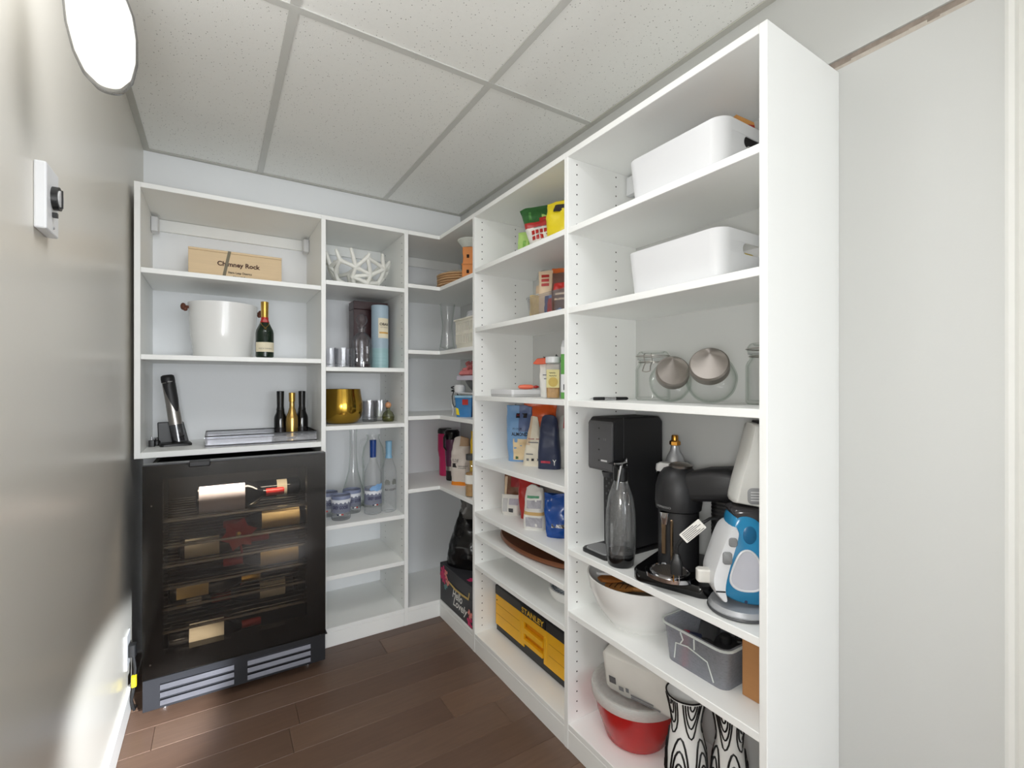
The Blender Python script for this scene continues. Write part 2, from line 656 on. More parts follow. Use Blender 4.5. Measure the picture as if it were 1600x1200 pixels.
def tile_material():
    m = mat('mineral fibre tile', (246, 246, 243), 0.95, var=0.02, vscale=60, bump=0.25, bscale=260)
    nt = m.node_tree
    n, L = nt.nodes, nt.links
    p = n['Principled BSDF']
    tc = n.new('ShaderNodeTexCoord')
    v = n.new('ShaderNodeTexVoronoi')
    v.inputs['Scale'].default_value = 95
    L.new(tc.outputs['Object'], v.inputs['Vector'])
    no = n.new('ShaderNodeTexNoise')
    no.inputs['Scale'].default_value = 130
    L.new(tc.outputs['Object'], no.inputs['Vector'])
    ad = n.new('ShaderNodeMath')
    ad.operation = 'MULTIPLY_ADD'
    ad.inputs[1].default_value = 0.35
    L.new(no.outputs['Fac'], ad.inputs[0])
    L.new(v.outputs['Distance'], ad.inputs[2])
    cr = n.new('ShaderNodeValToRGB')
    cr.color_ramp.elements[0].position = 0.24
    cr.color_ramp.elements[0].color = lin((105, 101, 94)) + (1,)
    cr.color_ramp.elements[1].position = 0.33
    cr.color_ramp.elements[1].color = (1, 1, 1, 1)
    L.new(ad.outputs[0], cr.inputs[0])
    mx = n.new('ShaderNodeMix')
    mx.data_type = 'RGBA'
    mx.blend_type = 'MULTIPLY'
    mx.inputs[0].default_value = 0.85
    src = p.inputs['Base Color'].links[0].from_socket
    L.new(src, mx.inputs[6])
    L.new(cr.outputs[0], mx.inputs[7])
    L.new(mx.outputs[2], p.inputs['Base Color'])
    return m


TILE = tile_material()
TEE = mat('painted grid steel', (208, 208, 204), 0.5, var=0.02)
xs = [XL, 0.179, 0.786, XR]
ys = [YF, 0.17, 1.39, YB]
for i in range(3):
    for j in range(3):
        build('acoustic_tile', M().box(xs[i] + 0.004, xs[i + 1] - 0.004, ys[j] + 0.004, ys[j + 1] - 0.004, ZC + 0.004, ZC + 0.019), TILE, ce, smooth=0, bevel=0.002)
for x in xs[1:3]:
    build('tee_bar', M().box(x - 0.012, x + 0.012, YF, YB, ZC, ZC + 0.0035).box(x - 0.002, x + 0.002, YF, YB, ZC + 0.0035, ZC + 0.02), TEE, ce, smooth=0)
for y in ys[1:3]:
    build('tee_bar', M().box(XL, XR, y - 0.012, y + 0.012, ZC - 0.0006, ZC + 0.0035), TEE, ce, smooth=0)
for a, b, c, d in ((XL, XL + 0.022, YF, YB), (XR - 0.022, XR, YF, YB), (XL + 0.022, XR - 0.022, YB - 0.022, YB)):
    build('wall_angle', M().box(a, b, c, d, ZC - 0.001, ZC + 0.003), mat('painted wall angle', (190, 189, 182), 0.5), ce, smooth=0)

struct('wall_back', M().box(XL - 0.1, XR + 0.1, YB, YB + 0.1, 0, ZC + 0.03), WALL)
struct('wall_left', M().box(XL - 0.1, XL, YF, YB, 0, ZC + 0.03), WALL_L)
wr = struct('wall_right', M().box(XR, XR + 0.1, YF, YB, 0, 1.914).box(XR, XR + 0.1, YF, YB, 1.938, ZC + 0.03), WALL_R)
build('plaster_joint', M().box(XR + 0.006, XR + 0.06, YF, YB, 1.914, 1.938), GAP, wr, smooth=0)
rj = random.Random(5)
mj = M()
yy = YF
while yy < 0.52:
    l = 0.02 + rj.random() * 0.06
    mj.box(XR - 0.0005, XR + 0.008, yy, yy + l, 1.9125, 1.917 + rj.random() * 0.006)
    yy += l
build('plaster_lip', mj, mat('torn plaster edge', (188, 180, 170), 0.9, var=0.2, vscale=80), wr, smooth=0)
# unseen hall behind the photographer, added to light the pantry
YH = -7.5
struct('wall_hall', M().box(-2.1, -2.0, YH, YF, 0, 2.5).box(3.0, 3.1, YH, YF, 0, 2.5).box(-2.0, XL - 0.1, YF - 0.1, YF, 0, 2.5).box(XR + 0.1, 3.0, YF - 0.1, YF, 0, 2.5)
       .box(XL - 0.1, XR + 0.1, YF - 0.1, YF, ZC + 0.1, 2.5).box(-2.0, -0.8, YH - 0.1, YH, 0, 2.5).box(2.7, 3.0, YH - 0.1, YH, 0, 2.5).box(-0.8, 2.7, YH - 0.1, YH, 0, 0.18).box(-0.8, 2.7, YH - 0.1, YH, 2.32, 2.5), WALL)
struct('floor_hall', M().box(-2.1, 3.1, YH - 0.1, YF - 0.1, -0.06, 0.0), mat('pale hall floor', (186, 182, 178), 0.5, var=0.08))
struct('ceiling_hall', M().box(-2.1, 3.1, YH - 0.1, YF, 2.5, 2.56), WALL)
struct('trim_1', M().prism([(XR, 0.25), (XR - 0.012, 0.25), (XR - 0.017, 0.244), (XR - 0.017, 0.236), (XR - 0.010, 0.232), (XR - 0.012, 0.228),
                            (XR - 0.02, 0.222), (XR - 0.02, 0.165), (XR, 0.165)], 0, ZC, axis='z'), mat('satin white casing', (226, 226, 222), 0.35, var=0.01), smooth=30)
struct('baseboard_left', M().box(XL, XL + 0.011, YF, 2.16, 0, 0.085), mat('white baseboard', (226, 226, 224), 0.35, var=0.01), bevel=0.003)


# ================================================================ SHELVING
def holes(parent, axis, plane, rows, z0, z1, skip, out):
    """two columns of shelf-pin holes at 32 mm pitch on one panel face, one joined piece"""
    mm = M()
    z = z0
    r = 0.0026
    while z < z1:
        if not any(abs(z - s) < 0.014 for s in skip):
            for q in rows:
                ring = [(r * math.cos(2 * PI * k / 8), r * math.sin(2 * PI * k / 8)) for k in range(8)]
                if axis == 'y':
                    mm.rings([[(q + a, plane + o, z + b) for a, b in ring] for o in (0.001, out * 0.0003)], cap=True)
                else:
                    mm.rings([[(plane + o, q + a, z + b) for a, b in ring] for o in (0.001, out * 0.0003)], cap=True)
        z += 0.032
    build('shelf_pin_holes', mm, HOLE, parent, smooth=0, world=True, kind='stuff')


def bracket(parent, x, y, z, sx=1):
    """white plastic corner cover of a hanging rail"""
    build('rail_cover', M().rings([[(x + sx * a, y + b, z + c) for a, b in rrect(0.026, 0.05, 0.006, 3)] for c in (-0.062, 0)]), WPLAST, parent, smooth=40, bevel=0.002, world=True)


T = 0.019
# --- wall cabinet above the cooler
u = thing('open_cabinet', 'white open hanging cabinet with two inner shelves above the black wine cooler', 'shelving', (0.077, YB, 0.8885))
bxp('side_panel', u, -0.2543, -0.2353, FY, YB, 0.8885, ZT1)
bxp('top_panel', u, -0.2353, 0.3884, FY, YB, ZT0, ZT1)
bxp('bottom_panel', u, -0.2353, 0.3884, FY, YB, 0.8885, 0.9105)
for z in (1.2725, 1.593):
    bxp('shelf', u, -0.2348, 0.3882, FY + 0.001, YB, z - T, z)
bxp('hanging_rail', u, -0.2348, 0.3882, YB - 0.016, YB, ZT0 - 0.052, ZT0 - 0.001)
bracket(u, -0.2216, 2.513, ZT0 - 0.012)
bracket(u, 0.3748, 2.513, ZT0 - 0.012)
# --- tall narrow unit
u = thing('shelf_tower', 'tall narrow white shelf tower with crystal, vodka bottles and two empty bottom shelves', 'shelving', (0.586, YB, 0))
bxp('side_panel', u, 0.3885, 0.4077, FY, YB, 0, ZT0)
bxp('side_panel', u, 0.7643, 0.7833, FY, YB, 0, ZT0)
bxp('top_panel', u, 0.3885, 0.7833, FY, YB, ZT0, ZT1)
for z in (1.622, 1.239, 0.976, 0.536, 0.313, 0.083):
    bxp('shelf', u, 0.4079, 0.7641, FY + 0.001, YB, z - T, z)
bxp('kick_board', u, 0.4079, 0.7641, FY + 0.001, FY + 0.019, 0, 0.0635)
bxp('hanging_rail', u, 0.4079, 0.7641, YB - 0.016, YB, ZT0 - 0.052, ZT0 - 0.001)
holes(u, 'x', 0.7643, (FY + 0.037, FY + 0.30), 0.12, 1.86, (1.622, 1.239, 0.976, 0.536, 0.313), -1)
# --- corner unit with L-shaped boards
u = thing('corner_shelving', 'white corner shelving with L-shaped boards holding plates, basket and floral box', 'shelving', (1.0, YB, 0))


def lshape(name, z0, z1, e=0.001):
    poly = [(0.7835, YB), (0.7835, FY + e), (FX + e, FY + e), (FX + e, 1.8245), (XR, 1.8245), (XR, YB)]
    build(name, M().prism(poly, z0, z1, axis='z'), WHITE, u, smooth=0, bevel=0.0012, world=True)


lshape('top_panel', ZT0, ZT1, 0)
for z in (1.649, 1.3285, 1.0065, 0.653, 0.083):
    lshape('shelf', z - T, z)
bxp('kick_board', u, 0.7835, FX + 0.018, FY + 0.001, FY + 0.019, 0, 0.0635)
bxp('kick_board', u, FX + 0.001, FX + 0.019, 1.8245, FY + 0.0005, 0, 0.0635)
bxp('hanging_rail', u, 0.7835, XR - 0.02, YB - 0.016, YB, ZT0 - 0.052, ZT0 - 0.001)
# --- middle bay of the right wall
u = thing('shelving_bay', 'white shelving bay of the right wall holding snack bags and the yellow tool box', 'shelving', (1.1, 1.5, 0))
bxp('side_panel', u, FX, XR, 1.805, 1.824, 0, ZT0)
bxp('top_panel', u, FX, XR, 1.187, 1.824, ZT0, ZT1)
SM = (1.662, 1.4065, 1.112, 0.832, 0.611, 0.515, 0.384, 0.083)
for z in SM:
    bxp('shelf', u, FX + 0.001, XR, 1.1867, 1.8048, z - T, z)
bxp('kick_board', u, FX + 0.001, FX + 0.019, 1.1867, 1.8048, 0, 0.0635)
holes(u, 'y', 1.805, (0.983, 1.156), 1.869 - 32 * 0.055, 1.875, [z - 0.005 for z in SM], -1)
bracket(u, 1.21, 1.775, ZT0 - 0.012)
# --- near bay of the right wall
u = thing('shelving_bay', 'nearest white shelving bay with storage bins, glass jars and coffee machine', 'shelving', (1.1, 0.85, 0))
bxp('side_panel', u, FX, XR, 1.1675, 1.1865, 0, ZT0)
bxp('end_panel', u, FX, XR - 0.0003, 0.5293, 0.5465, 0, ZT1)
bxp('top_panel', u, FX, XR, 0.5467, 1.1865, ZT0, ZT1)
SR = (1.660, 1.4057, 1.111, 0.639, 0.442, 0.083)
for z in SR:
    bxp('shelf', u, FX + 0.001, XR, 0.5467, 1.1673, z - T, z)
bxp('kick_board', u, FX + 0.001, FX + 0.019, 0.5467, 1.1673, 0, 0.0635)
holes(u, 'y', 1.1675, (0.983, 1.156), 1.869 - 32 * 0.055, 1.875, [z - 0.005 for z in SR], -1)
bracket(u, 1.21, 1.138, ZT0 - 0.012)

# ================================================================ LEFT WALL FITTINGS
t = thing('wall_sconce', 'wall sconce with white glass bowl shade high on left wall', 'lamp', (XL, 1.05, 1.90))
build('back_plate', M().lathe([(0, 0), (0.055, 0), (0.055, 0.012), (0.04, 0.02), (0, 0.02)], 28, mtx=Matrix.Rotation(PI / 2, 4, 'Y')), CHROME, t)
build('arm', M().tube([(0.015, 0, 0), (0.06, 0, 0.01), (0.095, 0, 0.005), (0.105, 0, -0.04)], 0.008, 10), CHROME, t)
build('shade_holder', M().lathe([(0, -0.03), (0.026, -0.03), (0.03, -0.06), (0, -0.06)], 24, mtx=Matrix.Translation((0.105, 0, 0))), CHROME, t)
OPAL = mat('lit opal glass', (240, 240, 236), 0.12, var=0.02, emit=((255, 252, 244), 0.75))
tilt = Matrix.Translation((0.094, 0, -0.044)) @ Matrix.Rotation(math.radians(-6), 4, 'Y') @ Matrix.Diagonal((0.74, 0.74, 1.02, 1))
build('glass_shade', M().lathe([(0.026, 0.0), (0.048, -0.02), (0.059, -0.055), (0.06, -0.09), (0.054, -0.13), (0.042, -0.158), (0.024, -0.174), (0, -0.178)], 64, mtx=tilt), OPAL, t, smooth=60)
build('outer_glass', M().lathe([(0.030, 0.004), (0.052, -0.018), (0.0635, -0.055), (0.0645, -0.09), (0.0585, -0.133), (0.046, -0.164), (0.026, -0.184), (0, -0.190)], 64, mtx=tilt),
      thin_glass('clear outer shade glass', (250, 250, 250), (150, 152, 156), 0.06, 0.4), t, smooth=60)
dup(t, (XL, 0.20, 1.90), 0, 'added copy of the wall sconce, unseen beside the camera')  # unseen second sconce, added to account for the fill lamp
for y_, z_, e_, r_ in ((1.05, 2.00, 1.6, 0.06), (-0.05, 1.12, 14.5, 0.09)):  # first belongs to the sconce above; second is added fill beside the camera
    pd = bpy.data.lights.new('sconce_and_fill_light', 'POINT')
    pd.energy = e_
    pd.color = (0.97, 0.985, 1.0)
    pd.shadow_soft_size = r_
    po = bpy.data.objects.new('sconce_and_fill_light', pd)
    po.location = (XL + 0.16, y_, z_)
    COL.objects.link(po)

t = thing('timer_switch', 'white wall timer switch with black dial on left wall', 'switch', (XL, 1.165, 1.435))
build('cover_plate', M().box(0, 0.017, -0.038, 0.038, 0, 0.118), WPLAST, t, smooth=0, bevel=0.003, seg=2)
Rx = Matrix.Translation((0.017, 0.004, 0.066)) @ Matrix.Rotation(PI / 2, 4, 'Y')
build('dial_ring', M().lathe([(0.016, 0), (0.021, 0), (0.021, 0.009), (0.016, 0.009)], 28, mtx=Rx), BLACK, t)
build('dial', M().lathe([(0, 0), (0.016, 0), (0.015, 0.011), (0, 0.011)], 24, mtx=Rx), LGREY, t)
build('pointer', M().box(0.026, 0.030, 0.002, 0.006, 0.05, 0.082), BLACK, t, smooth=0)
build('toggle', M().box(0.017, 0.024, -0.006, 0.002, 0.030, 0.038), BLACK, t, smooth=0)
build('screw', M().lathe([(0, 0), (0.003, 0), (0.002, 0.0015), (0, 0.0015)], 10, mtx=Matrix.Translation((0.017, 0.004, 0.012)) @ Matrix.Rotation(PI / 2, 4, 'Y')), MGREY, t)

t = thing('plugged_cable', 'black appliance cord with yellow tag beside wine cooler at left wall', 'cord', (-0.244, 2.10, 0))
build('outlet_plate', M().box(-0.024, -0.018, -0.01, 0.06, 0.165, 0.285), WPLAST, t, smooth=0, bevel=0.002)
build('plug', M().rings([[(a - 0.006, b + 0.015, c) for a, b in rrect(0.022, 0.03, 0.006, 3)] for c in (0.205, 0.245)]), BLACK, t)
build('cord', M().tube([(-0.004, 0.015, 0.207), (0.002, 0.01, 0.16), (0.0, 0.0, 0.10), (-0.006, -0.01, 0.06), (0.0, 0.0, 0.02), (0.0, 0.05, 0.0045)], 0.0045, 8), BLACK, t)
build('cord_tag', M().rings([[(a, b - 0.004, c) for a, b in rrect(0.015, 0.02, 0.005, 3)] for c in (0.105, 0.14)]), YELLOW, t)
# ================================================================ WINE COOLER
t = thing('wine_cooler', 'black under-counter wine cooler with tinted glass door', 'wine cooler', (0.082, 2.04, 0.0))
W0, W1 = -0.297, 0.297
CASE = mat('black cooler shell', (20, 20, 22), 0.35, var=0.1)
LIN = mat('dark cooler liner', (46, 42, 40), 0.5, var=0.06)
c = M()
c.box(W0 + 0.012, W0 + 0.03, 0.045, 0.525, 0.03, 0.868).box(W1 - 0.03, W1 - 0.012, 0.045, 0.525, 0.03, 0.868)
c.box(W0 + 0.03, W1 - 0.03, 0.045, 0.525, 0.85, 0.868).box(W0 + 0.03, W1 - 0.03, 0.045, 0.525, 0.03, 0.15).box(W0 + 0.03, W1 - 0.03, 0.50, 0.525, 0.15, 0.85)
build('cabinet_shell', c, CASE, t, smooth=0, bevel=0.002)
build('liner', M().box(W0 + 0.0305, W0 + 0.036, 0.05, 0.498, 0.152, 0.848).box(W1 - 0.036, W1 - 0.0305, 0.05, 0.498, 0.152, 0.848).box(W0 + 0.04, W1 - 0.04, 0.494, 0.499, 0.152, 0.848), LIN, t, smooth=0)
d = M()
d.box(W0, W0 + 0.056, 0, 0.043, 0.142, 0.879).box(W1 - 0.07, W1, 0, 0.043, 0.142, 0.879)
d.box(W0 + 0.056, W1 - 0.07, 0, 0.043, 0.83, 0.879).box(W0 + 0.056, W1 - 0.07, 0, 0.043, 0.142, 0.215)
dr = build('door', d, BLACKG, t, smooth=0)
build('door_glass', M().box(W0, W1, -0.0042, -0.0004, 0.142, 0.879), DOORG, dr, smooth=0)
build('top_strip', M().box(W0, W1, -0.004, 0.043, 0.8795, 0.8835), mat('satin black trim', (60, 60, 62), 0.3, 0.6), dr, smooth=0, bevel=0.001)
build('hinge_cover', M().box(-0.165, -0.10, -0.018, 0.03, 0.866, 0.886), BLACKM, t, smooth=0, bevel=0.004, seg=2)
build('lower_hinge', M().box(W1 - 0.02, W1 + 0.006, -0.006, 0.03, 0.1375, 0.1415), BLACK, t, smooth=0)
gp = build('toe_grille', M().box(W0, W1, 0.002, 0.04, 0.030, 0.1375), mat('satin black grille', (40, 41, 45), 0.32, 0.3), t, smooth=0, bevel=0.001)
LOUV = mat('grille slat steel', (104, 104, 110), 0.34, 1.0)
for z in (0.052, 0.079, 0.106):
    for a, b in ((-0.248, -0.026), (0.018, 0.240)):
        build('louvre', M().prism([(0.002, z - 0.009), (-0.006, z - 0.009), (-0.0035, z + 0.007), (0.002, z + 0.009)], a, b, axis='x'), LOUV, gp, smooth=0)
for x in (-0.24, 0.24):
    for y in (0.07, 0.42):
        build('foot', M().lathe([(0, 0), (0.018, 0), (0.018, 0.006), (0.009, 0.01), (0.009, 0.031), (0, 0.031)], 16, mtx=Matrix.Translation((x, y, 0))), CHROME, t)
build('screw', M().lathe([(0, 0), (0.004, 0), (0.003, 0.002), (0, 0.002)], 10, mtx=Matrix.Translation((W0 + 0.025, 0, 0.74)) @ Matrix.Rotation(PI / 2, 4, 'X')), CHROME, dr)
build('screw', M().lathe([(0, 0), (0.004, 0), (0.003, 0.002), (0, 0.002)], 10, mtx=Matrix.Translation((W0 + 0.022, 0, 0.19)) @ Matrix.Rotation(PI / 2, 4, 'X')), CHROME, dr)
for z in (0.303, 0.386, 0.461, 0.541, 0.611, 0.706):
    s = M().box(W0 + 0.038, W1 - 0.038, 0.062, 0.072, z - 0.045, z - 0.037)
    for k in range(9):
        yy = 0.10 + k * 0.045
        s.tube([(W0 + 0.038, yy, z - 0.041), (W1 - 0.038, yy, z - 0.041)], 0.0025, 6)
    build('wire_shelf', s, mat('chromed wire', (190, 188, 182), 0.2, 1.0), t, smooth=40)


def bottle_mesh(r=0.037, L=0.30, neck=0.0145, nl=0.085):
    b = L - nl
    return [(0, 0.006), (r * 0.7, 0.0), (r, 0.006), (r, b - 0.045), (r * 0.88, b - 0.022), (neck * 1.5, b + 0.004), (neck, b + 0.022), (neck, L - 0.004), (neck * 0.9, L), (0, L)]


def lying_bottle(x, z, y, flip, label, labm=PAPER, lw=0.095, glass=None, cap=RED, r=0.037, lo=-0.045, lh=1.25):
    """a wine bottle lying along X, resting on a cooler shelf at height z"""
    o = thing('wine_bottle', label, 'bottle', (x, y, z + r), 0, 'wine bottles lying inside the cooler')
    R = Matrix.Rotation(PI / 2 if not flip else -PI / 2, 4, 'Y') @ Matrix.Translation((0, 0, -0.12))
    build('body', M().lathe(bottle_mesh(r), 26, mtx=R), glass or BLKGLASS, o)
    build('capsule', M().lathe([(0.0153, 0.235), (0.0153, 0.297), (0.013, 0.302), (0, 0.302)], 18, mtx=R), cap, o)
    n = 10
    vs = []
    for q in (r + 0.0008, r - 0.001):
        for xx in (-lw / 2, lw / 2):
            for k in range(n + 1):
                a = -lh + 2 * lh * k / n
                vs.append((xx + (lo if not flip else -lo), -q * math.cos(a), q * math.sin(a)))
    fs = [(k, k + 1, n + 1 + k + 1, n + 1 + k) for k in range(n)]
    build('bottle_label', M().add(vs, fs), labm, o, smooth=60, fix=False)
    return o


P2 = mat('pale lit label', (236, 228, 206), 0.7, var=0.05)
P3 = mat('buff label', (206, 178, 122), 0.7, var=0.06)
P4 = mat('lilac white label', (222, 216, 226), 0.6, var=0.08, vscale=12)
lying_bottle(0.055, 0.6678, 2.145, False, 'lying bottle with big white label, top of wine cooler', P4, 0.15, r=0.055, lh=1.2, lo=-0.035)
lying_bottle(0.205, 0.5728, 2.165, True, 'lying bottle with long buff label, second row right', P3, 0.14, lo=-0.02)
lying_bottle(0.00, 0.5028, 2.165, False, 'lying bottle with cream label, third row left', PAPER, 0.11)
lying_bottle(0.205, 0.4228, 2.165, True, 'lying bottle with thin buff label, fourth row right', P3, 0.14, lo=-0.015)
lying_bottle(-0.03, 0.3478, 2.165, False, 'lying bottle with narrow gold label, fourth row left', P3, 0.10, cap=GOLDFOIL, lh=0.7)
lying_bottle(0.165, 0.2648, 2.23, True, 'lying bottle with square cream label, second lowest row right', P2, 0.095, r=0.038, lo=-0.035)
lying_bottle(-0.03, 0.1545, 2.145, False, 'large lying bottle with broad pale label, lowest in cooler', P2, 0.11, r=0.055, lh=1.3, lo=0.0)
lying_bottle(-0.03, 0.2648, 2.30, False, 'lying dark bottle above the large pale labelled bottle', P2, 0.05, lh=0.9)
lying_bottle(0.20, 0.6678, 2.32, True, 'lying dark bottle behind the big white label, top row', PAPER, 0.04)
t = thing('gift_bow', 'red poinsettia gift bow among the bottles in cooler', 'bow', (0.085, 2.115, 0.5028))
for k in range(6):
    a = 2 * PI * k / 6 + 0.3
    R = Matrix.Translation((-0.012, 0, 0.078)) @ Matrix.Rotation(a, 4, 'Y')
    build('petal', M().add([(0, 0, 0), (0.02, -0.008, 0.028), (0.0, -0.012, 0.068), (-0.02, -0.008, 0.028), (0, 0.003, 0.03)],
                           [(0, 1, 4), (1, 2, 4), (2, 3, 4), (3, 0, 4), (0, 3, 2, 1)], mtx=R @ Matrix.Diagonal((1.5, 1, 0.95, 1))), RED, t, smooth=0)
build('bow_centre', M().sphere((-0.012, -0.008, 0.078), 0.009, 10, 6), GOLDFOIL, t)
build('stem', M().tube([(-0.012, 0.004, 0.078), (0, 0.008, 0.0)], 0.004, 6), RED, t)
ld = bpy.data.lights.new('cooler_fill_light', 'AREA')  # added fill so the bottle labels read; no lamp seen inside
ld.shape = 'RECTANGLE'
ld.size, ld.size_y, ld.energy, ld.color = 0.42, 0.03, 2.2, (1.0, 0.95, 0.85)
lo_ = bpy.data.objects.new('cooler_fill_light', ld)
lo_.location = (0.082, 2.105, 0.845)
lo_.rotation_euler = (math.radians(12), 0, 0)
COL.objects.link(lo_)

# ================================================================ WALL CABINET CONTENTS
t = thing('wine_crate', 'pale wooden wine box with dark lettering on top cabinet shelf', 'box', (0.078, 2.42, 1.593))
build('box_body', M().box(-0.179, 0.179, 0, 0.12, 0, 0.146), WOODP, t, smooth=0, bevel=0.001)
build('lid', M().box(-0.1795, 0.1795, -0.0005, 0.1205, 0.1465, 0.156), WOODP, t, smooth=0, bevel=0.001)
text('Chimney Rock', 0.165, mat('burnt brown print', (70, 36, 28), 0.7), t, front(0.008, -0.0012, 0.096), bold=0.03)
text('Stags Leap District', 0.092, TXT_D, t, front(0.012, -0.0012, 0.062), h=0.012, bold=0.02)
text('Napa Valley', 0.056, TXT_D, t, front(0.014, -0.0012, 0.044), h=0.012, bold=0.02)
build('tape_strip', M().add([(-0.064, -0.0016, 0.0), (-0.052, -0.0016, 0.0), (-0.022, -0.0016, 0.156), (-0.034, -0.0016, 0.156)], [(0, 1, 2, 3)]), TAPE, t, smooth=0, fix=False)

t = thing('ice_bucket', 'white tapered ice bucket with small brown knob handles', 'bucket', (0.027, 2.375, 1.2725), 14)
build('bucket_body', M().lathe([(0, 0.0), (0.103, 0.0), (0.109, 0.006), (0.121, 0.10), (0.129, 0.229), (0.124, 0.229), (0.115, 0.10), (0.102, 0.012), (0, 0.012)], 48), CERAM, t, smooth=50)
for s in (-1, 1):
    k = M().tube([(s * 0.124, 0, 0.208), (s * 0.140, 0, 0.208)], 0.006, 8).sphere((s * 0.146, 0, 0.208), 0.013, 12, 8, sc=(0.75, 1, 1.15)).sphere((s * 0.140, -0.006, 0.198), 0.009, 10, 6)
    build('knob_handle', k, mat('brown leather knob', (96, 52, 34), 0.5, var=0.2), t)


def std_bottle(name, label, loc, r, H, glass, foil_from, foilm, group=None, neck=None, shoulder=0.52, parent=None):
    t = thing(name, label, 'bottle', loc, 0, group)
    nk = neck or r * 0.36
    zs = H * shoulder
    zn = H * (shoulder + 0.22)
    build('body', M().lathe([(0, 0.004), (r * 0.75, 0), (r, 0.005), (r, zs), (r * 0.93, zs + 0.25 * (zn - zs)), (r * 0.68, zs + 0.6 * (zn - zs)), (nk * 1.15, zn), (nk, zn + 0.03 * H),
                             (nk * 0.92, H - 0.02), (nk * 1.1, H - 0.016), (nk * 1.1, H - 0.003), (0, H)], 30), glass, t)

    def rad(z):
        if z <= zs:
            return r
        pts = [(zs, r), (zs + 0.25 * (zn - zs), r * 0.93), (zs + 0.6 * (zn - zs), r * 0.68), (zn, nk * 1.15), (zn + 0.03 * H, nk), (H, nk * 1.1)]
        for (a, ra), (b, rb) in zip(pts, pts[1:]):
            if a <= z <= b:
                return ra + (rb - ra) * (z - a) / (b - a)
        return nk
    if foilm:
        prof = []
        for k in range(11):
            z = foil_from + (H - foil_from) * k / 10
            prof.append((rad(z) + 0.001, z))
        prof.append((nk * 1.1, H + 0.001))
        prof.append((0, H + 0.0015))
        build('foil', M().lathe(prof, 26), foilm, t)
    return t, rad


t, rad = std_bottle('champagne_bottle', 'green champagne bottle with gold foil neck beside ice bucket', (0.172, 2.222, 1.2725), 0.0345, 0.234, BGLASS, 0.168, GOLDFOIL, shoulder=0.44)
cyl_label('bottle_label', 0.0345, 0.024, 0.064, 1.25, PAPER, t)
text('MOËT & CHANDON', 0.052, TXT_D, t, None, warp=cylwarp(0.0352, 0.038), h=0.005)
build('neck_sash', M().lathe([(rad(0.148) + 0.0012, 0.148), (rad(0.158) + 0.0012, 0.158), (rad(0.170) + 0.0015, 0.170)], 24), RED, t)
build('seal', M().lathe([(0, 0), (0.009, 0), (0.008, 0.002), (0, 0.002)], 18, mtx=Matrix.Translation((0, -rad(0.155) - 0.001, 0.154)) @ Matrix.Rotation(PI / 2, 4, 'X')), RED, t)
cr_ = M()
for s in (-1, 1):
    cr_.tube([(s * rad(0.146) * math.sin(1.2), -rad(0.146) * math.cos(1.2) - 0.001, 0.148), (s * rad(0.136) * math.sin(0.5), -rad(0.136) * math.cos(0.5) - 0.001, 0.134), (-s * 0.004, -rad(0.118) - 0.001, 0.118)], 0.0012, 5)
build('gold_cord', cr_, GOLDFOIL, t)

# electric opener in its stand
t = thing('wine_opener', 'black and steel electric wine opener leaning in black stand', 'wine opener', (-0.143, 2.38, 0.9105), 8)
build('stand_base', M().rings([[(a, b - 0.004, z) for a, b in rrect(0.108 * k, 0.088 * k, 0.016, 5)] for z, k in ((0, 1.0), (0.008, 1.0), (0.012, 0.93))]), BLACK, t)
build('stand_back', M().prism([(-0.055, 0.006), (0.05, 0.006), (0.03, 0.095), (-0.058, 0.095)], 0.028, 0.036), BLACK, t, bevel=0.003)
ln = Matrix.Translation((0.012, 0.0, 0.014)) @ Matrix.Rotation(math.radians(-8), 4, 'Y') @ Matrix.Rotation(math.radians(-3), 4, 'X')
op = build('opener_body', M().lathe([(0, 0.072), (0.0235, 0.072), (0.0235, 0.10), (0.022, 0.16), (0.022, 0.245), (0.0225, 0.262), (0.021, 0.272), (0.015, 0.276), (0, 0.276)], 28, mtx=ln), STEEL, t)
vs, fs = [], []
nz_ = 14
for k in range(nz_ + 1):
    z = 0.125 + (0.277 - 0.125) * k / nz_
    wv = 0.15 + 1.35 * min(1, max(0, (z - 0.125) / 0.11)) ** 0.8 if z < 0.25 else 3.1
    for i in range(9):
        a = -wv + 2 * wv * i / 8 + 0.45 * (1 if z < 0.25 else 0)
        rr = (0.0228 if z < 0.262 else 0.0228 - (z - 0.262) * 0.4) + 0.0008
        vs.append((rr * math.sin(a), -rr * math.cos(a), z))
for k in range(nz_):
    for i in range(8):
        fs.append((k * 9 + i, k * 9 + i + 1, (k + 1) * 9 + i + 1, (k + 1) * 9 + i))
build('grip', M().add(vs, fs, mtx=ln).lathe([(0.0238, 0.248), (0.0238, 0.264), (0.0222, 0.2745), (0.016, 0.2785), (0, 0.279)], 28, mtx=ln), BLACKM, op, smooth=60, fix=False)
text('Oster', 0.016, TXT_W, t, None, warp=lambda x, y: ln @ cylwarp(0.0250, 0.250, 0.2)(x, y))
build('clear_collar', M().lathe([(0.0235, 0.0), (0.0235, 0.073), (0.0215, 0.073), (0.0215, 0.002), (0.0, 0.002), (0, 0)], 26, mtx=ln), thin_glass('grey clear collar', (232, 232, 234), (120, 120, 122), 0.08, 0.4), t)
build('corkscrew', M().tube([ln @ Vector((0.005 * math.cos(k * 0.9), 0.005 * math.sin(k * 0.9), 0.012 + k * 0.0024)) for k in range(26)], 0.0013, 5), CHROME, t)
t = thing('foil_cutter', 'small round black and steel foil cutter beside opener stand', 'foil cutter', (-0.207, 2.41, 0.9105))
build('cutter_body', M().lathe([(0, 0), (0.013, 0), (0.016, 0.004), (0.016, 0.018), (0.011, 0.024), (0, 0.024)], 20), BLACK, t)
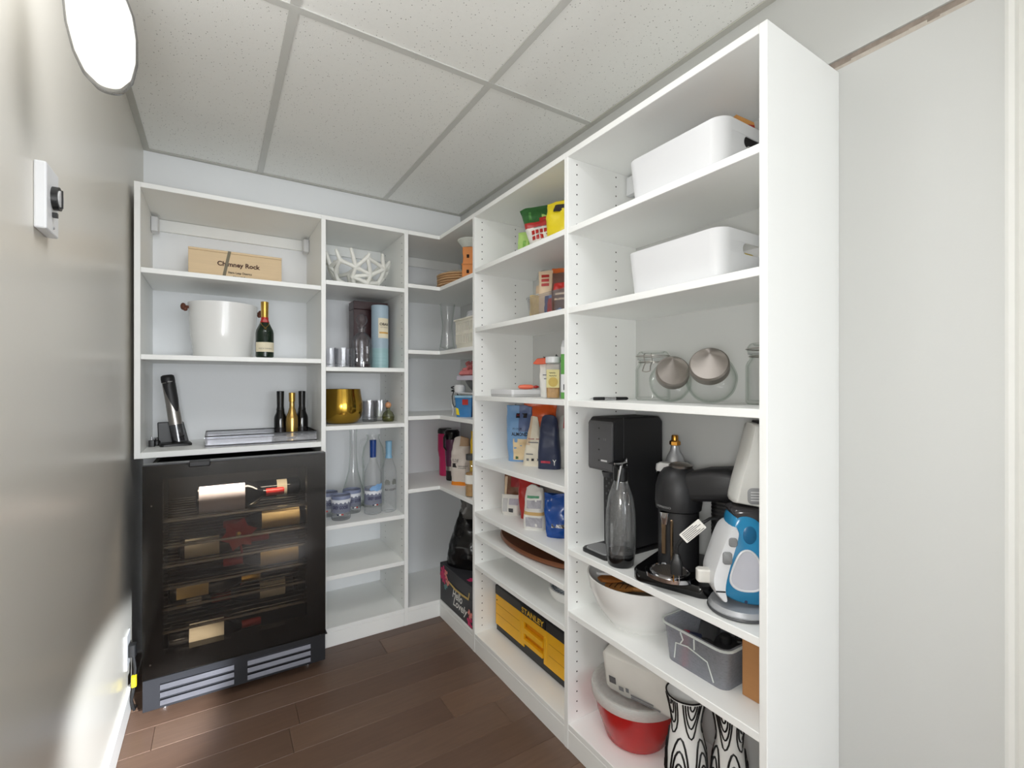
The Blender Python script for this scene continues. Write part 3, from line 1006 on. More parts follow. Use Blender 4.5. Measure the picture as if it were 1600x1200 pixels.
build('steel_cap', M().lathe([(0.011, 0.0245), (0.012, 0.03), (0.008, 0.034), (0, 0.034)], 20), CHROME, t)
t = thing('bottle_stopper', 'tiny black bottle stopper with steel pin in cabinet corner', 'stopper', (-0.2195, 2.37, 0.9105))
build('stopper_body', M().rings([[(a, b, z) for a, b in rrect(0.020, 0.020, 0.003, 3)] for z in (0, 0.026)]), BLACK, t)
build('pin', M().lathe([(0, 0.026), (0.003, 0.026), (0.003, 0.040), (0, 0.041)], 10), CHROME, t)

# tray and the three little bottles
t = thing('serving_tray', 'smoked acrylic serving tray with marbled base on bottom cabinet shelf', 'tray', (0.169, 2.345, 0.9105))
MARB = mat('mirrored marble base', (165, 165, 172), 0.08, 0.7, var=0.45, vscale=14)
X, Y, H = 0.207, 0.125, 0.043
build('tray_base', M().box(-X, X, -Y, Y, 0, 0.006), MARB, t, smooth=0, bevel=0.001)
build('side_walls', M().box(-X, X, -Y, -Y + 0.004, 0.0062, H).box(-X, X, Y - 0.004, Y, 0.0062, H).box(-X, -X + 0.004, -Y + 0.0042, Y - 0.0042, 0.0062, H).box(X - 0.004, X, -Y + 0.0042, Y - 0.0042, 0.0062, H), SMOKE, t, smooth=0)
rm = M()
for z in (H + 0.001, 0.0055):
    rm.tube([(-X, -Y, z), (X, -Y, z), (X, Y, z), (-X, Y, z)], 0.0026, 6, closed=True)
build('dark_rim', rm, BLACK, t)
for s in (-1, 1):
    build('handle_hole', M().tube([(s * (X + 0.001), -0.03, 0.028), (s * (X + 0.001), 0.03, 0.028)], 0.003, 8), CHROME, t)
for i, (x, y, g, lab) in enumerate(((0.252, 2.42, BLKGLASS, 'left black mini wine bottle on acrylic tray'), (0.297, 2.385, None, 'gold mini sparkling wine bottle between two black bottles'),
                                    (0.345, 2.425, BLKGLASS, 'right black mini wine bottle on acrylic tray'))):
    if g:
        t, rad = std_bottle('mini_bottle', lab, (x, y, 0.9168), 0.027, 0.212, g, 0.125, mat('black foil', (16, 16, 18), 0.35, var=0.1), 'mini bottles on the tray', shoulder=0.40, neck=0.0135)
        cyl_label('bottle_label', 0.027, 0.022, 0.046, 0.9, mat('black shiny label', (34, 32, 34), 0.2), t)
    else:
        t, rad = std_bottle('mini_bottle', lab, (x, y, 0.9168), 0.026, 0.205, mat('gold lacquer bottle', (196, 160, 92), 0.25, 0.9, var=0.08), 0.165, GOLDFOIL, 'mini bottles on the tray', shoulder=0.42, neck=0.0115)
# ================================================================ SHELF TOWER CONTENTS
# coral bowl: the edges of a jittered cell pattern on a bowl, thickened
def coral():
    rnd = random.Random(11)
    R, Hh = 0.148, 0.146
    N = 24
    pts = []
    for i in range(N):
        h = 0.06 + 0.9 * (i + 0.5) / N
        a = i * 2.39996
        pts.append((h, a + rnd.uniform(-0.2, 0.2)))

    def pos(h, a):
        r = R * (0.42 + 0.58 * h ** 0.7)
        return Vector((r * math.cos(a), r * math.sin(a), 0.012 + (Hh - 0.02) * h ** 1.25))
    P = [pos(h, a) for h, a in pts]
    m = M()
    edges = set()
    for i, p in enumerate(P):
        near = sorted(range(N), key=lambda j: (P[j] - p).length)[1:4]
        for j in near:
            edges.add((min(i, j), max(i, j)))
    for i, j in edges:
        a, b = P[i], P[j]
        mid = (a + b) / 2
        d = Vector((mid.x, mid.y, 0)).normalized()
        mid = mid + d * 0.006
        m.tube([a, (a + mid) / 2 + d * 0.002, mid, (b + mid) / 2 + d * 0.002, b], [0.0125, 0.0100, 0.0088, 0.0100, 0.0125], 8)
    for p in P:
        m.sphere(p, 0.0128, 10, 7)
    for i in range(13):
        a = 2 * PI * i / 13 + rnd.uniform(-0.1, 0.1)
        p = min(P, key=lambda q: (q - pos(0.8, a)).length)
        tip = pos(1.08 + rnd.uniform(-0.1, 0.06), a + rnd.uniform(-0.15, 0.15))
        m.tube([p, (p + tip) / 2 + Vector((0, 0, -0.002)), tip], [0.0115, 0.0100, 0.0075], 8)
        m.sphere(tip, 0.0078, 8, 6)
    m.lathe([(0, 0), (0.058, 0), (0.064, 0.006), (0.066, 0.016), (0.058, 0.02), (0, 0.012)], 26)
    for i in range(12):
        a = 2 * PI * i / 12
        p = min(P, key=lambda q: (q - pos(0.1, a)).length)
        m.tube([(0.06 * math.cos(a), 0.06 * math.sin(a), 0.012), p], [0.011, 0.011], 8)
    return m


ob = build('coral_bowl', coral(), CORAL, None, smooth=70, fix=False)
ob.location = (0.588, 2.352, 1.622)
tag(ob, 'white coral-branch decorative bowl on tower top shelf', 'bowl')

# crystal decanter
t = thing('crystal_decanter', 'cut crystal decanter with round ball stopper before maroon carton', 'decanter', (0.585, 2.268, 1.239))


def cut(n, amt):
    return lambda a, z: 1 - amt * abs(math.sin(n * a / 2)) ** 0.7 if 0.02 < z < 0.165 else 1.0


body = M().lathe([(0, 0.0), (0.036, 0.0), (0.043, 0.006), (0.046, 0.03), (0.0475, 0.06), (0.0485, 0.064), (0.0475, 0.068), (0.0475, 0.10), (0.0485, 0.104), (0.047, 0.108), (0.044, 0.138), (0.030, 0.158),
                  (0.016, 0.168), (0.0145, 0.185), (0.021, 0.192), (0.021, 0.195), (0.012, 0.19), (0.011, 0.17), (0.03, 0.15), (0.041, 0.13), (0.042, 0.02), (0, 0.014)], 48, wob=cut(16, 0.07))
build('decanter_body', body, GLASSK, t, smooth=12, fix=False)
build('ball_stopper', M().lathe([(0, 0.176), (0.009, 0.178), (0.010, 0.198), (0.018, 0.206), (0.026, 0.222), (0.0265, 0.232), (0.020, 0.248), (0.008, 0.2555), (0, 0.256)], 18, wob=cut(18, 0.0)), GLASSK, t, smooth=8, fix=False)

t = thing('maroon_carton', 'dark maroon bottle carton standing behind the decanter and tin', 'box', (0.667, 2.455, 1.239))
build('carton_body', M().box(-0.086, 0.086, -0.05, 0.05, 0, 0.30), MAROON, t, smooth=0, bevel=0.0015)
build('carton_lid', M().box(-0.0865, 0.0865, -0.0505, 0.0505, 0.301, 0.342), MAROON, t, smooth=0, bevel=0.0015)

t = thing('whisky_tin', 'blue grey cylindrical whisky tin with cream label', 'tin', (0.690, 2.330, 1.239))
build('tin_body', M().lathe([(0, 0), (0.0415, 0), (0.0415, 0.10)], 40).lathe([(0.0415, 0.1002), (0.0415, 0.29), (0.0, 0.29)], 40, mi=1), [TIN2, TIN], t)
build('tin_lid', M().lathe([(0.0422, 0.29), (0.0422, 0.310), (0.040, 0.313), (0, 0.313)], 40), TIN, t)
cyl_label('tin_label', 0.0415, 0.150, 0.248, 0.72, PAPER, t, a0=0.25)
text('OBAN', 0.048, TXT_D, t, None, warp=cylwarp(0.0423, 0.218, 0.25), h=0.013, bold=0.03)
text('WEST HIGHLAND', 0.042, TXT_G, t, None, warp=cylwarp(0.0423, 0.203, 0.25), h=0.005)
build('label_band', M().add(*(lambda a: ([(0.0424 * math.sin(q), -0.0424 * math.cos(q), z) for z in (0.172, 0.180) for q in a], [(i, i + 1, 8 + i, 7 + i) for i in range(6)]))([0.25 - 0.6 + 1.2 * i / 6 for i in range(7)])), mat('ochre label band', (206, 160, 80), 0.6), t, smooth=60, fix=False)


def tumbler(name, label, loc, r, h, group, n=14):
    t = thing(name, label, 'glass', loc, 0, group)
    build('glass_body', M().lathe([(0, 0), (r * 0.86, 0), (r * 0.92, 0.004), (r * 0.97, h * 0.45), (r, h), (r * 0.93, h), (r * 0.86, h * 0.45), (r * 0.80, h * 0.18), (0, h * 0.15)], 42,
                                  wob=lambda a, z: 1 - 0.05 * abs(math.sin(n * a / 2)) if 0.005 < z < h * 0.75 else 1.0), GLASSK, t, smooth=14, fix=False)
    return t


g = 'cut crystal tumblers on the decanter shelf'
a = tumbler('crystal_tumbler', 'cut crystal tumbler nearest the left panel, by decanter', (0.446, 2.29, 1.239), 0.036, 0.088, g)
dup(a, (0.488, 2.225, 1.239), 20, 'cut crystal tumbler in the middle, by decanter', g)
dup(a, (0.531, 2.30, 1.239), 40, 'cut crystal tumbler touching the decanter side', g)

t = thing('gold_bowl', 'shiny gold rounded bowl on tower shelf below tumblers', 'bowl', (0.509, 2.335, 0.976))
build('bowl_body', M().lathe([(0, 0), (0.058, 0), (0.072, 0.006), (0.089, 0.03), (0.0965, 0.065), (0.094, 0.10), (0.087, 0.14), (0.084, 0.163), (0.0815, 0.163), (0.0845, 0.14), (0.091, 0.10), (0.0935, 0.065),
                            (0.086, 0.032), (0.07, 0.009), (0, 0.005)], 56), GOLD, t, smooth=60)

g = 'clear tumblers beside the gold bowl'
a = tumbler('cut_tumbler', 'clear cut tumbler closest to the gold bowl', (0.648, 2.36, 0.976), 0.038, 0.102, g, 10)
dup(a, (0.672, 2.455, 0.976), 30, 'clear cut tumbler farthest back beside gold bowl', g)
dup(a, (0.712, 2.392, 0.976), 60, 'clear cut tumbler just behind little stoppered bottle', g)

t = thing('stoppered_bottle', 'small clear bottle with amber ball stopper beside tumblers', 'bottle', (0.726, 2.312, 0.976))
build('bottle_body', M().lathe([(0, 0), (0.024, 0), (0.029, 0.006), (0.030, 0.026), (0.022, 0.046), (0.010, 0.056), (0.009, 0.064), (0.013, 0.067), (0.0, 0.068)], 28), thin_glass('pale straw glass', (228, 232, 205), (120, 124, 96), 0.08, 0.5), t, smooth=50)
build('liquid', M().lathe([(0, 0.003), (0.023, 0.003), (0.0275, 0.008), (0.028, 0.024), (0, 0.024)], 24), thin_glass('straw liquid', (226, 224, 170), (150, 150, 90), 0.04, 0.3), t, smooth=50)
build('stopper', M().sphere((0, 0, 0.082), 0.0155, 14, 10), mat('amber stopper', (206, 150, 110), 0.2, var=0.2), t)

t = thing('glass_carafe', 'tall clear glass carafe with long thin neck at back', 'carafe', (0.600, 2.495, 0.536))
build('carafe_body', M().lathe([(0, 0), (0.058, 0), (0.064, 0.008), (0.060, 0.05), (0.040, 0.12), (0.024, 0.18), (0.018, 0.26), (0.0175, 0.37), (0.021, 0.40), (0.019, 0.40), (0.0155, 0.37), (0.016, 0.26), (0.022, 0.18), (0.038, 0.12), (0.057, 0.05), (0.058, 0.012), (0, 0.006)], 40), GLASSG, t, smooth=60)
t = thing('glass_jug', 'clear rounded glass jug behind the blue capped bottle', 'jug', (0.688, 2.44, 0.536))
build('jug_body', M().lathe([(0, 0), (0.05, 0), (0.055, 0.006), (0.054, 0.20), (0.058, 0.25), (0.050, 0.30), (0.034, 0.33), (0.030, 0.35), (0.034, 0.365), (0.031, 0.365), (0.027, 0.35), (0.047, 0.298), (0.054, 0.25), (0.050, 0.2), (0.05, 0.01), (0, 0.006)], 36), GLASSG, t, smooth=60)
build('handle', M().tube([(-0.032, -0.01, 0.35), (-0.065, -0.015, 0.34), (-0.075, -0.018, 0.28), (-0.068, -0.016, 0.22), (-0.052, -0.012, 0.20)], 0.006, 8), GLASSG, t, smooth=60)

GGLAB = thin_glass('frosted lilac print', frost=0.72, frost_col=(160, 164, 186), rough=0.3)
GGTOP = mat('slate blue print', (124, 132, 160), 0.5, var=0.2, vscale=40)
GGW = mat('snowy white print', (226, 228, 234), 0.5, var=0.05)


def goose_print(t, r, h, z0, a0=0.0, scale=1.0):
    """wrap-round print: mountains band, two words and a small three-colour flag"""
    mm = M()
    n = 28
    top = []
    for i in range(n + 1):
        a = a0 - 1.5 + 3.0 * i / n
        zz = z0 + 0.003 + 0.010 * abs(math.sin(i * 0.75)) * scale
        top.append((a, zz))
    for R in (r + 0.0006,):
        vs = [(R * math.sin(a), -R * math.cos(a), z0 + 0.018 * scale) for a, _ in top] + [(R * math.sin(a), -R * math.cos(a), z0 - 0.001 + zz - z0 - 0.006) for a, zz in top]
        mm.add(vs, [(i, i + 1, n + 1 + i + 1, n + 1 + i) for i in range(n)])
    build('mountain_print', mm, GGW, t, smooth=60, fix=False)
    text('GREY GOOSE', 0.072 * scale, mat('indigo print', (48, 44, 84), 0.6), t, None, warp=cylwarp(r + 0.0003, z0 - 0.017 * scale, a0), h=0.0145 * scale, bold=0.03)
    text('VODKA', 0.030 * scale, TXT_G, t, None, warp=cylwarp(r + 0.0003, z0 - 0.032 * scale, a0), h=0.006 * scale)
    for k, mcol in enumerate((NAVY, TXT_W, RED)):
        a = a0 + (k - 1) * 0.22
        vs = [(1.018 * r * math.sin(a + q), -1.018 * r * math.cos(a + q), z0 - (0.052 - zz) * scale) for zz in (0, 0.006) for q in (-0.11, 0.11)]
        build('flag_stripe', M().add(vs, [(0, 1, 3, 2)]), mcol, t, smooth=0, fix=False)


def goose_glass(label, loc, a0, g):
    t = thing('printed_tumbler', label, 'glass', loc, 0, g)
    r, h = 0.042, 0.112
    build('glass_body', M().lathe([(0, 0), (r * 0.93, 0), (r, 0.006), (r, h), (r * 0.94, h), (r * 0.93, 0.02), (0, 0.015)], 36), FROST, t, smooth=50)
    build('printed_sleeve', M().lathe([(r + 0.0003, 0.036), (r + 0.0003, h - 0.018)], 36), GGLAB, t, smooth=60, fix=False)
    build('slate_band', M().lathe([(r + 0.0004, h - 0.020), (r + 0.0004, h - 0.002), (r * 0.965, h + 0.0005), (r * 0.93, h - 0.006)], 36), GGTOP, t, smooth=60, fix=False)
    goose_print(t, r + 0.0004, h, h - 0.034, a0)
    return t


g = 'printed frosted tumblers on the vodka shelf'
a = goose_glass('frosted printed vodka tumbler standing in front of the other two', (0.491, 2.272, 0.536), -0.3, g)
dup(a, (0.562, 2.365, 0.536), 25, 'frosted printed vodka tumbler right behind front one', g)
dup(a, (0.453, 2.365, 0.536), -15, 'frosted printed vodka tumbler half hidden by left panel', g)

t, rad = std_bottle('vodka_bottle', 'clear vodka bottle with dark blue neck cap and bird label', (0.643, 2.285, 0.536), 0.0405, 0.355, FROST, 0.272, mat('royal blue foil', (24, 60, 130), 0.3, var=0.2, vscale=60), 'vodka bottles on the tower shelf', shoulder=0.52, neck=0.0135)
build('printed_sleeve', M().lathe([(0.0408, 0.05), (0.0408, 0.128)], 36), GGLAB, t, smooth=60, fix=False)
goose_print(t, 0.0408, 0.13, 0.098, 0.0)
bird = [(-0.030, 0.128), (-0.018, 0.140), (-0.006, 0.142), (0.004, 0.150), (0.014, 0.146), (0.030, 0.150), (0.033, 0.140), (0.026, 0.128), (0.020, 0.118), (0.002, 0.114), (-0.012, 0.120), (-0.026, 0.118)]
w = cylwarp(0.0408, 0.0, 0.1, 0.0042)
build('bird_print', M().add([w(x, z) for x, z in bird] + [w(0.003, 0.131)], [(i, (i + 1) % 12, 12) for i in range(12)]), mat('bird blue print', (126, 168, 214), 0.5, var=0.1), t, smooth=60, fix=False)
t, rad = std_bottle('vodka_bottle', 'clear vodka bottle with pale blue cap next to right panel', (0.721, 2.287, 0.536), 0.036, 0.345, FROST, 0.262, mat('pale blue foil', (128, 172, 200), 0.3, var=0.1), 'vodka bottles on the tower shelf', shoulder=0.56, neck=0.0135)
text('BELVEDERE', 0.058, TXT_D, t, None, warp=cylwarp(0.0362, 0.112), h=0.009)
TREE = mat('etched grey tree print', (120, 122, 116), 0.6, var=0.4, vscale=200)
for a in (-0.5, 0.5):
    w = cylwarp(0.0362, 0.0, a, 0.0008)
    build('tree_print', M().add([w(x, z) for x, z in ((-0.012, 0.135), (0.012, 0.135), (0.014, 0.150), (0.006, 0.160), (-0.006, 0.162), (-0.013, 0.150))], [(0, 1, 2, 3, 4, 5)]), TREE, t, smooth=0, fix=False)
w = cylwarp(0.0362, 0.0, 0, 0.0006)

# ================================================================ CORNER SHELVING CONTENTS
PLT = mat('honey wood plate', (228, 194, 152), 0.5, var=0.15, vscale=8, stretch=(6, 1, 1))
a = thing('wooden_plate', 'lowest wooden plate of the stack in the corner', 'plate', (1.095, 2.235, 1.649), 0, 'wooden plates stacked in the corner')
build('plate_body', M().lathe([(0, 0), (0.085, 0), (0.118, 0.006), (0.130, 0.0085), (0.132, 0.0105), (0.130, 0.0125), (0.115, 0.010), (0.085, 0.005), (0, 0.005)], 44), PLT, a, smooth=50)
names = ['second', 'third', 'fourth', 'fifth', 'sixth']
for k in range(5):
    dup(a, (1.095 + (k % 2) * 0.002, 2.235 - (k % 3) * 0.002, 1.649 + 0.0128 * (k + 1)), 17 * k, 'wooden plate, %s from the bottom of the corner stack' % names[k], 'wooden plates stacked in the corner')
t = thing('serving_bowl', 'shallow pale bowl resting on top of wooden plate stack', 'bowl', (1.10, 2.235, 1.649 + 0.0695))
build('bowl_body', M().lathe([(0, 0), (0.05, 0), (0.085, 0.022), (0.088, 0.026), (0.084, 0.026), (0.048, 0.005), (0, 0.005)], 36), mat('pale stone bowl', (196, 190, 178), 0.4), t, smooth=50)

t = thing('clay_house', 'orange clay tower house ornament with little windows on corner shelf', 'ornament', (1.004, 1.972, 1.649), -38)
build('house_body', M().rings([[(a * k, b * k, z) for a, b in rrect(0.056, 0.056, 0.004, 2)] for z, k in ((0, 1), (0.066, 1), (0.067, 1.06), (0.074, 1.06), (0.0745, 0.92), (0.11, 0.84), (0.118, 0.92), (0.150, 0.92), (0.152, 0.8))]), TERRA, t, smooth=20)
WIN = mat('dark window opening', (44, 26, 18), 0.9)
for x, z in ((0.0, 0.036), (0.0, 0.108)):
    build('window', M().box(x - 0.006, x + 0.006, -0.0300 + (0.003 if z > 0.08 else 0), -0.020, z - 0.008, z + 0.008), WIN, t, smooth=0, bevel=0.001)
    build('window', M().box(-0.0300 + (0.003 if z > 0.08 else 0), -0.020, x - 0.006, x + 0.006, z - 0.008, z + 0.008), WIN, t, smooth=0, bevel=0.001)
    build('window', M().box(0.020, 0.0300 - (0.003 if z > 0.08 else 0), x - 0.006, x + 0.006, z - 0.008, z + 0.008), WIN, t, smooth=0, bevel=0.001)
build('groove_band', M().rings([[(a * k, b * k, z) for a, b in rrect(0.0582, 0.0582, 0.004, 2)] for z, k in ((0.0675, 1), (0.0705, 1.03))]), WIN, t, smooth=0)
t = thing('plastic_dish', 'grey white round plastic dish sitting atop orange clay house', 'dish', (1.012, 1.972, 1.649 + 0.1525))
build('dish_body', M().lathe([(0, 0), (0.036, 0), (0.054, 0.026), (0.060, 0.030), (0.060, 0.036), (0.054, 0.036), (0.036, 0.004), (0, 0.004)], 36), PLASTL, t, smooth=50)

t = thing('glass_vase', 'tall clear glass vase left of the white basket', 'vase', (1.035, 2.285, 1.3285))
build('vase_body', M().lathe([(0, 0), (0.036, 0), (0.041, 0.006), (0.040, 0.03), (0.030, 0.10), (0.027, 0.14), (0.034, 0.20), (0.041, 0.255), (0.038, 0.255), (0.031, 0.2), (0.024, 0.14), (0.027, 0.1), (0.037, 0.03), (0, 0.014)], 36), GLASSG, t, smooth=60)

# slotted basket: posts and bands are real bars
t = thing('slotted_basket', 'cream white slotted plastic basket on corner shelf', 'basket', (1.075, 1.975, 1.3285))
BSK = mat('cream basket plastic', (226, 222, 208), 0.4, var=0.02)
hx, hy, hh = 0.093, 0.112, 0.145


def loop(k, z, r, m):
    return m.tube([(hx * k, -hy * k, z), (hx * k, hy * k, z), (-hx * k, hy * k, z), (-hx * k, -hy * k, z)], r, 6, closed=True)


b = M()
b.rings([[(x, y, z) for x, y in rrect(2 * hx * k, 2 * hy * k, 0.012, 3)] for z, k in ((0, 0.93), (0.028, 0.945), (0.028, 0.92), (0.004, 0.905))], cap=True)
b.rings([[(x, y, z) for x, y in rrect(2 * hx * k, 2 * hy * k, 0.012, 3)] for z, k in ((0.070, 0.962), (0.085, 0.968), (0.085, 0.945), (0.070, 0.94))], cap=False)
b.rings([[(x, y, z) for x, y in rrect(2 * hx * k, 2 * hy * k, 0.012, 3)] for z, k in ((0.126, 0.985), (0.138, 0.99), (0.138, 1.045), (0.145, 1.045), (0.145, 0.965), (0.126, 0.962))], cap=False)
build('basket_shell', b, BSK, t, smooth=30)
s = M()
for k in range(15):
    q = -1 + 2 * (k + 0.5) / 15
    for sx in (-1, 1):
        s.box(sx * hx * 0.955 - 0.002, sx * hx * 0.955 + 0.002, q * hy * 0.94 - 0.0021, q * hy * 0.94 + 0.0021, 0.026, 0.128)
for k in range(12):
    q = -1 + 2 * (k + 0.5) / 12
    for sy in (-1, 1):
        s.box(q * hx * 0.93 - 0.0028, q * hx * 0.93 + 0.0028, sy * hy * 0.955 - 0.0025, sy * hy * 0.955 + 0.0025, 0.026, 0.128)
build('basket_ribs', s, BSK, t, smooth=0, kind='stuff')
t, _, _ = bag('poly_bag', 'crumpled clear white plastic bag bulging out of slotted basket', 'bag', (1.06, 2.015, 1.334), -75, 0.11, 0.185, 0.07, [mat('milky film', (190, 192, 196), 0.2, var=0.05, bump=0.5, bscale=30)], seed=4, amp=0.014, top='roll', topw=0.9)
t, _, _ = bag('snack_packet', 'tan snack packet inside the slotted basket', 'packet', (1.085, 1.935, 1.334), -75, 0.09, 0.11, 0.05, [mat('brown snack film', (128, 92, 66), 0.5, var=0.3, vscale=40)], seed=8, amp=0.006)

# wire riser, tub and what lies on the riser
t = thing('wire_riser', 'white wire shelf riser over a blue tub in the corner', 'rack', (1.07, 1.965, 1.0065))
r_ = M()
for y in (-0.12, 0.125):
    for x in (-0.095, 0.12):
        r_.tube([(x, y, 0.003), (x + 0.004, y, 0.03), (x - 0.003, y, 0.06), (x, y, 0.112)], 0.003, 8)
build('legs', r_, WPLAST, t)
r_ = M().tube([(-0.095, -0.12, 0.114), (0.12, -0.12, 0.114), (0.12, 0.125, 0.114), (-0.095, 0.125, 0.114)], 0.0032, 8, closed=True)
for k in range(9):
    r_.tube([(-0.095, -0.1 + k * 0.025, 0.114), (0.12, -0.1 + k * 0.025, 0.114)], 0.0018, 6)
build('wire_deck', r_, WPLAST, t)
t = thing('plastic_tub', 'blue printed plastic tub with red square under wire riser', 'tub', (1.012, 2.022, 1.0065), -42)
TUBM = [mat('blue tub print', (52, 120, 176), 0.35, var=0.35, vscale=14), mat('navy tub side', (40, 50, 84), 0.4, var=0.1), YELLOW]
build('tub_body', M().rings([[(x * k, y * k, z) for x, y in rrect(0.092, 0.078, 0.014, 4)] for z, k in ((0, 0.84), (0.025, 0.88), (0.092, 1.0))], mis=lambda k, i: 1 if i in (17, 18, 19, 20, 21, 22, 23, 0, 1) else 0), TUBM, t)
build('tub_lid', M().rings([[(x * k, y * k, z) for x, y in rrect(0.096, 0.082, 0.015, 4)] for z, k in ((0.0922, 1), (0.1, 1), (0.102, 0.96))]), mat('pale blue lid', (150, 190, 214), 0.35), t)
build('red_print', M().box(-0.006, 0.022, -0.0395, -0.0385, 0.058, 0.084), RED, t, smooth=0)
build('yellow_print', M().add([(-0.036, -0.0348, 0.012), (-0.02, -0.0350, 0.008), (-0.026, -0.0368, 0.04), (-0.038, -0.0366, 0.045)], [(0, 1, 2, 3)]), YELLOW, t, smooth=0)
t = thing('cable_bundle', 'tangled black cable hanging at left end of riser', 'cable', (0.985, 2.062, 1.123))
rc = random.Random(2)
pts = []
for k in range(60):
    a = k * 0.55
    pts.append((0.022 * math.cos(a) + 0.008 * math.sin(k * 0.37), 0.018 * math.sin(a * 0.8), 0.004 + 0.024 * (0.5 + 0.5 * math.sin(a * 0.43))))
build('cable', M().tube(pts, 0.0026, 6), BLACK, t)
build('hanging_loop', M().tube([(-0.012, 0.006, 0.01), (-0.024, 0.004, -0.02), (-0.022, 0, -0.055), (-0.012, 0, -0.072), (0.004, 0, -0.05), (-0.012, 0, -0.03), (0.006, 0, -0.066), (0.012, 0, -0.03), (-0.005, 0.004, 0.01)], 0.0025, 6), BLACK, t)
t = thing('white_adapter', 'white round adapter on the wire riser', 'adapter', (0.988, 2.036, 1.1228))
build('adapter_body', M().lathe([(0, 0), (0.024, 0), (0.027, 0.006), (0.027, 0.030), (0.022, 0.036), (0, 0.036)], 26), WPLAST, t)
t = thing('grey_bowl', 'dark grey bowl stacked on the wire riser', 'bowl', (1.075, 1.985, 1.1228))
build('bowl_body', M().lathe([(0, 0), (0.035, 0), (0.060, 0.028), (0.074, 0.052), (0.074, 0.057), (0.07, 0.057), (0.056, 0.03), (0.033, 0.006), (0, 0.006)], 36), mat('slate bowl', (96, 98, 98), 0.4, var=0.06), t, smooth=50)
t = thing('lilac_box', 'pale lilac flat box lying across grey bowl', 'box', (1.035, 1.985, 1.1805), 12)
build('box_body', M().box(-0.058, 0.058, -0.058, 0.058, 0, 0.022), mat('lilac card', (196, 190, 204), 0.5), t, smooth=0, bevel=0.002)
t = thing('rose_cloth', 'bunched dusty rose cloth piled up under corner shelf', 'cloth', (1.035, 1.985, 1.2028))
rr = random.Random(9)
m = M()
for k in range(15):
    a, q = rr.uniform(0, 2 * PI), rr.uniform(0.0, 0.05)
    R = Matrix.Translation((q * math.cos(a), q * math.sin(a), 0.016 + rr.uniform(0, 0.05))) @ Matrix.Rotation(rr.uniform(0, 3), 4, 'X') @ Matrix.Rotation(rr.uniform(0, 3), 4, 'Y')
    m.add(*(lambda n: ([(0.016 * (1 + 0.3 * math.sin(3 * t_)) * math.cos(t_) * s, 0.016 * math.sin(t_) * s, h + 0.003 * math.sin(5 * t_)) for h, s in ((-0.008, 0.5), (-0.004, 1.05), (0.004, 1.15), (0.007, 0.7), (0.002, 0.3)) for t_ in [2 * PI * i / n for i in range(n)]],
                       [(b * n + i, b * n + (i + 1) % n, (b + 1) * n + (i + 1) % n, (b + 1) * n + i) for b in range(4) for i in range(n)]))(12), mtx=R)
m.rings([[(0.066 * s * math.cos(2 * PI * i / 24) * (1 + 0.12 * math.sin(i * 1.7)), 0.066 * s * math.sin(2 * PI * i / 24) * (1 + 0.1 * math.cos(i * 2.1)), z) for i in range(24)] for z, s in ((0, 0.9), (0.006, 1.06), (0.02, 0.95), (0.03, 0.6))])
build('cloth_folds', m, ROSE, t, smooth=60)

# bottles and flour bag
t = thing('water_bottle', 'bright pink water bottle in the corner behind purple tumbler', 'bottle', (1.085, 2.425, 0.653))
build('bottle_body', M().lathe([(0, 0), (0.028, 0), (0.032, 0.005), (0.033, 0.10), (0.040, 0.14), (0.040, 0.228), (0.036, 0.235), (0, 0.235)], 30), PINK, t)
build('black_lid', M().lathe([(0.041, 0.2352), (0.041, 0.252), (0.034, 0.262), (0, 0.262)], 30), BLACK, t)
t = thing('travel_tumbler', 'purple travel tumbler with black lid and steel base band', 'tumbler', (1.062, 2.285, 0.653))
build('tumbler_body', M().lathe([(0, 0), (0.029, 0), (0.031, 0.004), (0.0315, 0.075)], 30, mi=1).lathe([(0.0315, 0.0752), (0.034, 0.1), (0.039, 0.20), (0.037, 0.235), (0, 0.236)], 30), [PURPLE, BLACK], t)
build('steel_band', M().lathe([(0.0318, 0.052), (0.0322, 0.074), (0.0318, 0.075)], 30), STEEL, t)
build('lid', M().lathe([(0.0385, 0.218), (0.040, 0.225), (0.040, 0.255), (0.03, 0.268), (0, 0.268)], 30), BLACKG, t)
build('carry_loop', M().tube([(-0.036, -0.01, 0.25), (-0.052, -0.014, 0.23), (-0.052, -0.014, 0.18), (-0.036, -0.01, 0.16)], 0.005, 8), BLACK, t)
def sl(u, v, f):
    return 1 if v < 0.085 else (2 if v > 0.8 and u > 0.1 else 0)
t, wp, pn = bag('flour_bag', 'white flour bag with orange base band and rolled top', 'bag', (1.055, 2.155, 0.653), -48, 0.118, 0.245, 0.065, [mat('off white flour paper', (216, 206, 198), 0.6, var=0.05, bump=0.2, bscale=40), mat('orange base band', (232, 138, 30), 0.5), mat('tan paper fold', (182, 152, 122), 0.6, var=0.15)], sl, 3, 0.008, 'roll', topw=0.7)
text('FLOUR', 0.034, TXT_D, t, None, warp=wp(-0.018, 0.125), h=0.016)
pn('dark_square_print', -0.034, -0.010, 0.092, 0.112, TXT_D)
pn('grey_line_print', 0.0, 0.045, 0.098, 0.101, TXT_G)
pn('grey_line_print', 0.0, 0.040, 0.088, 0.091, TXT_G)
t, _, _ = bag('brown_bag', 'brown grain bag behind flour bag in corner', 'bag', (1.135, 2.05, 0.653), -50, 0.12, 0.31, 0.06, [mat('brown kraft bag', (150, 120, 92), 0.6, var=0.15, bump=0.3, bscale=30)], None, 12, 0.008, 'roll', topw=0.8)
t = thing('spice_jar', 'tall glass jar of tan grain with dark cap beside middle bay panel', 'jar', (0.984, 1.905, 0.653))
build('jar_body', M().lathe([(0, 0), (0.026, 0), (0.030, 0.005), (0.030, 0.150), (0.024, 0.165), (0, 0.165)], 26), GLASS, t, smooth=50)
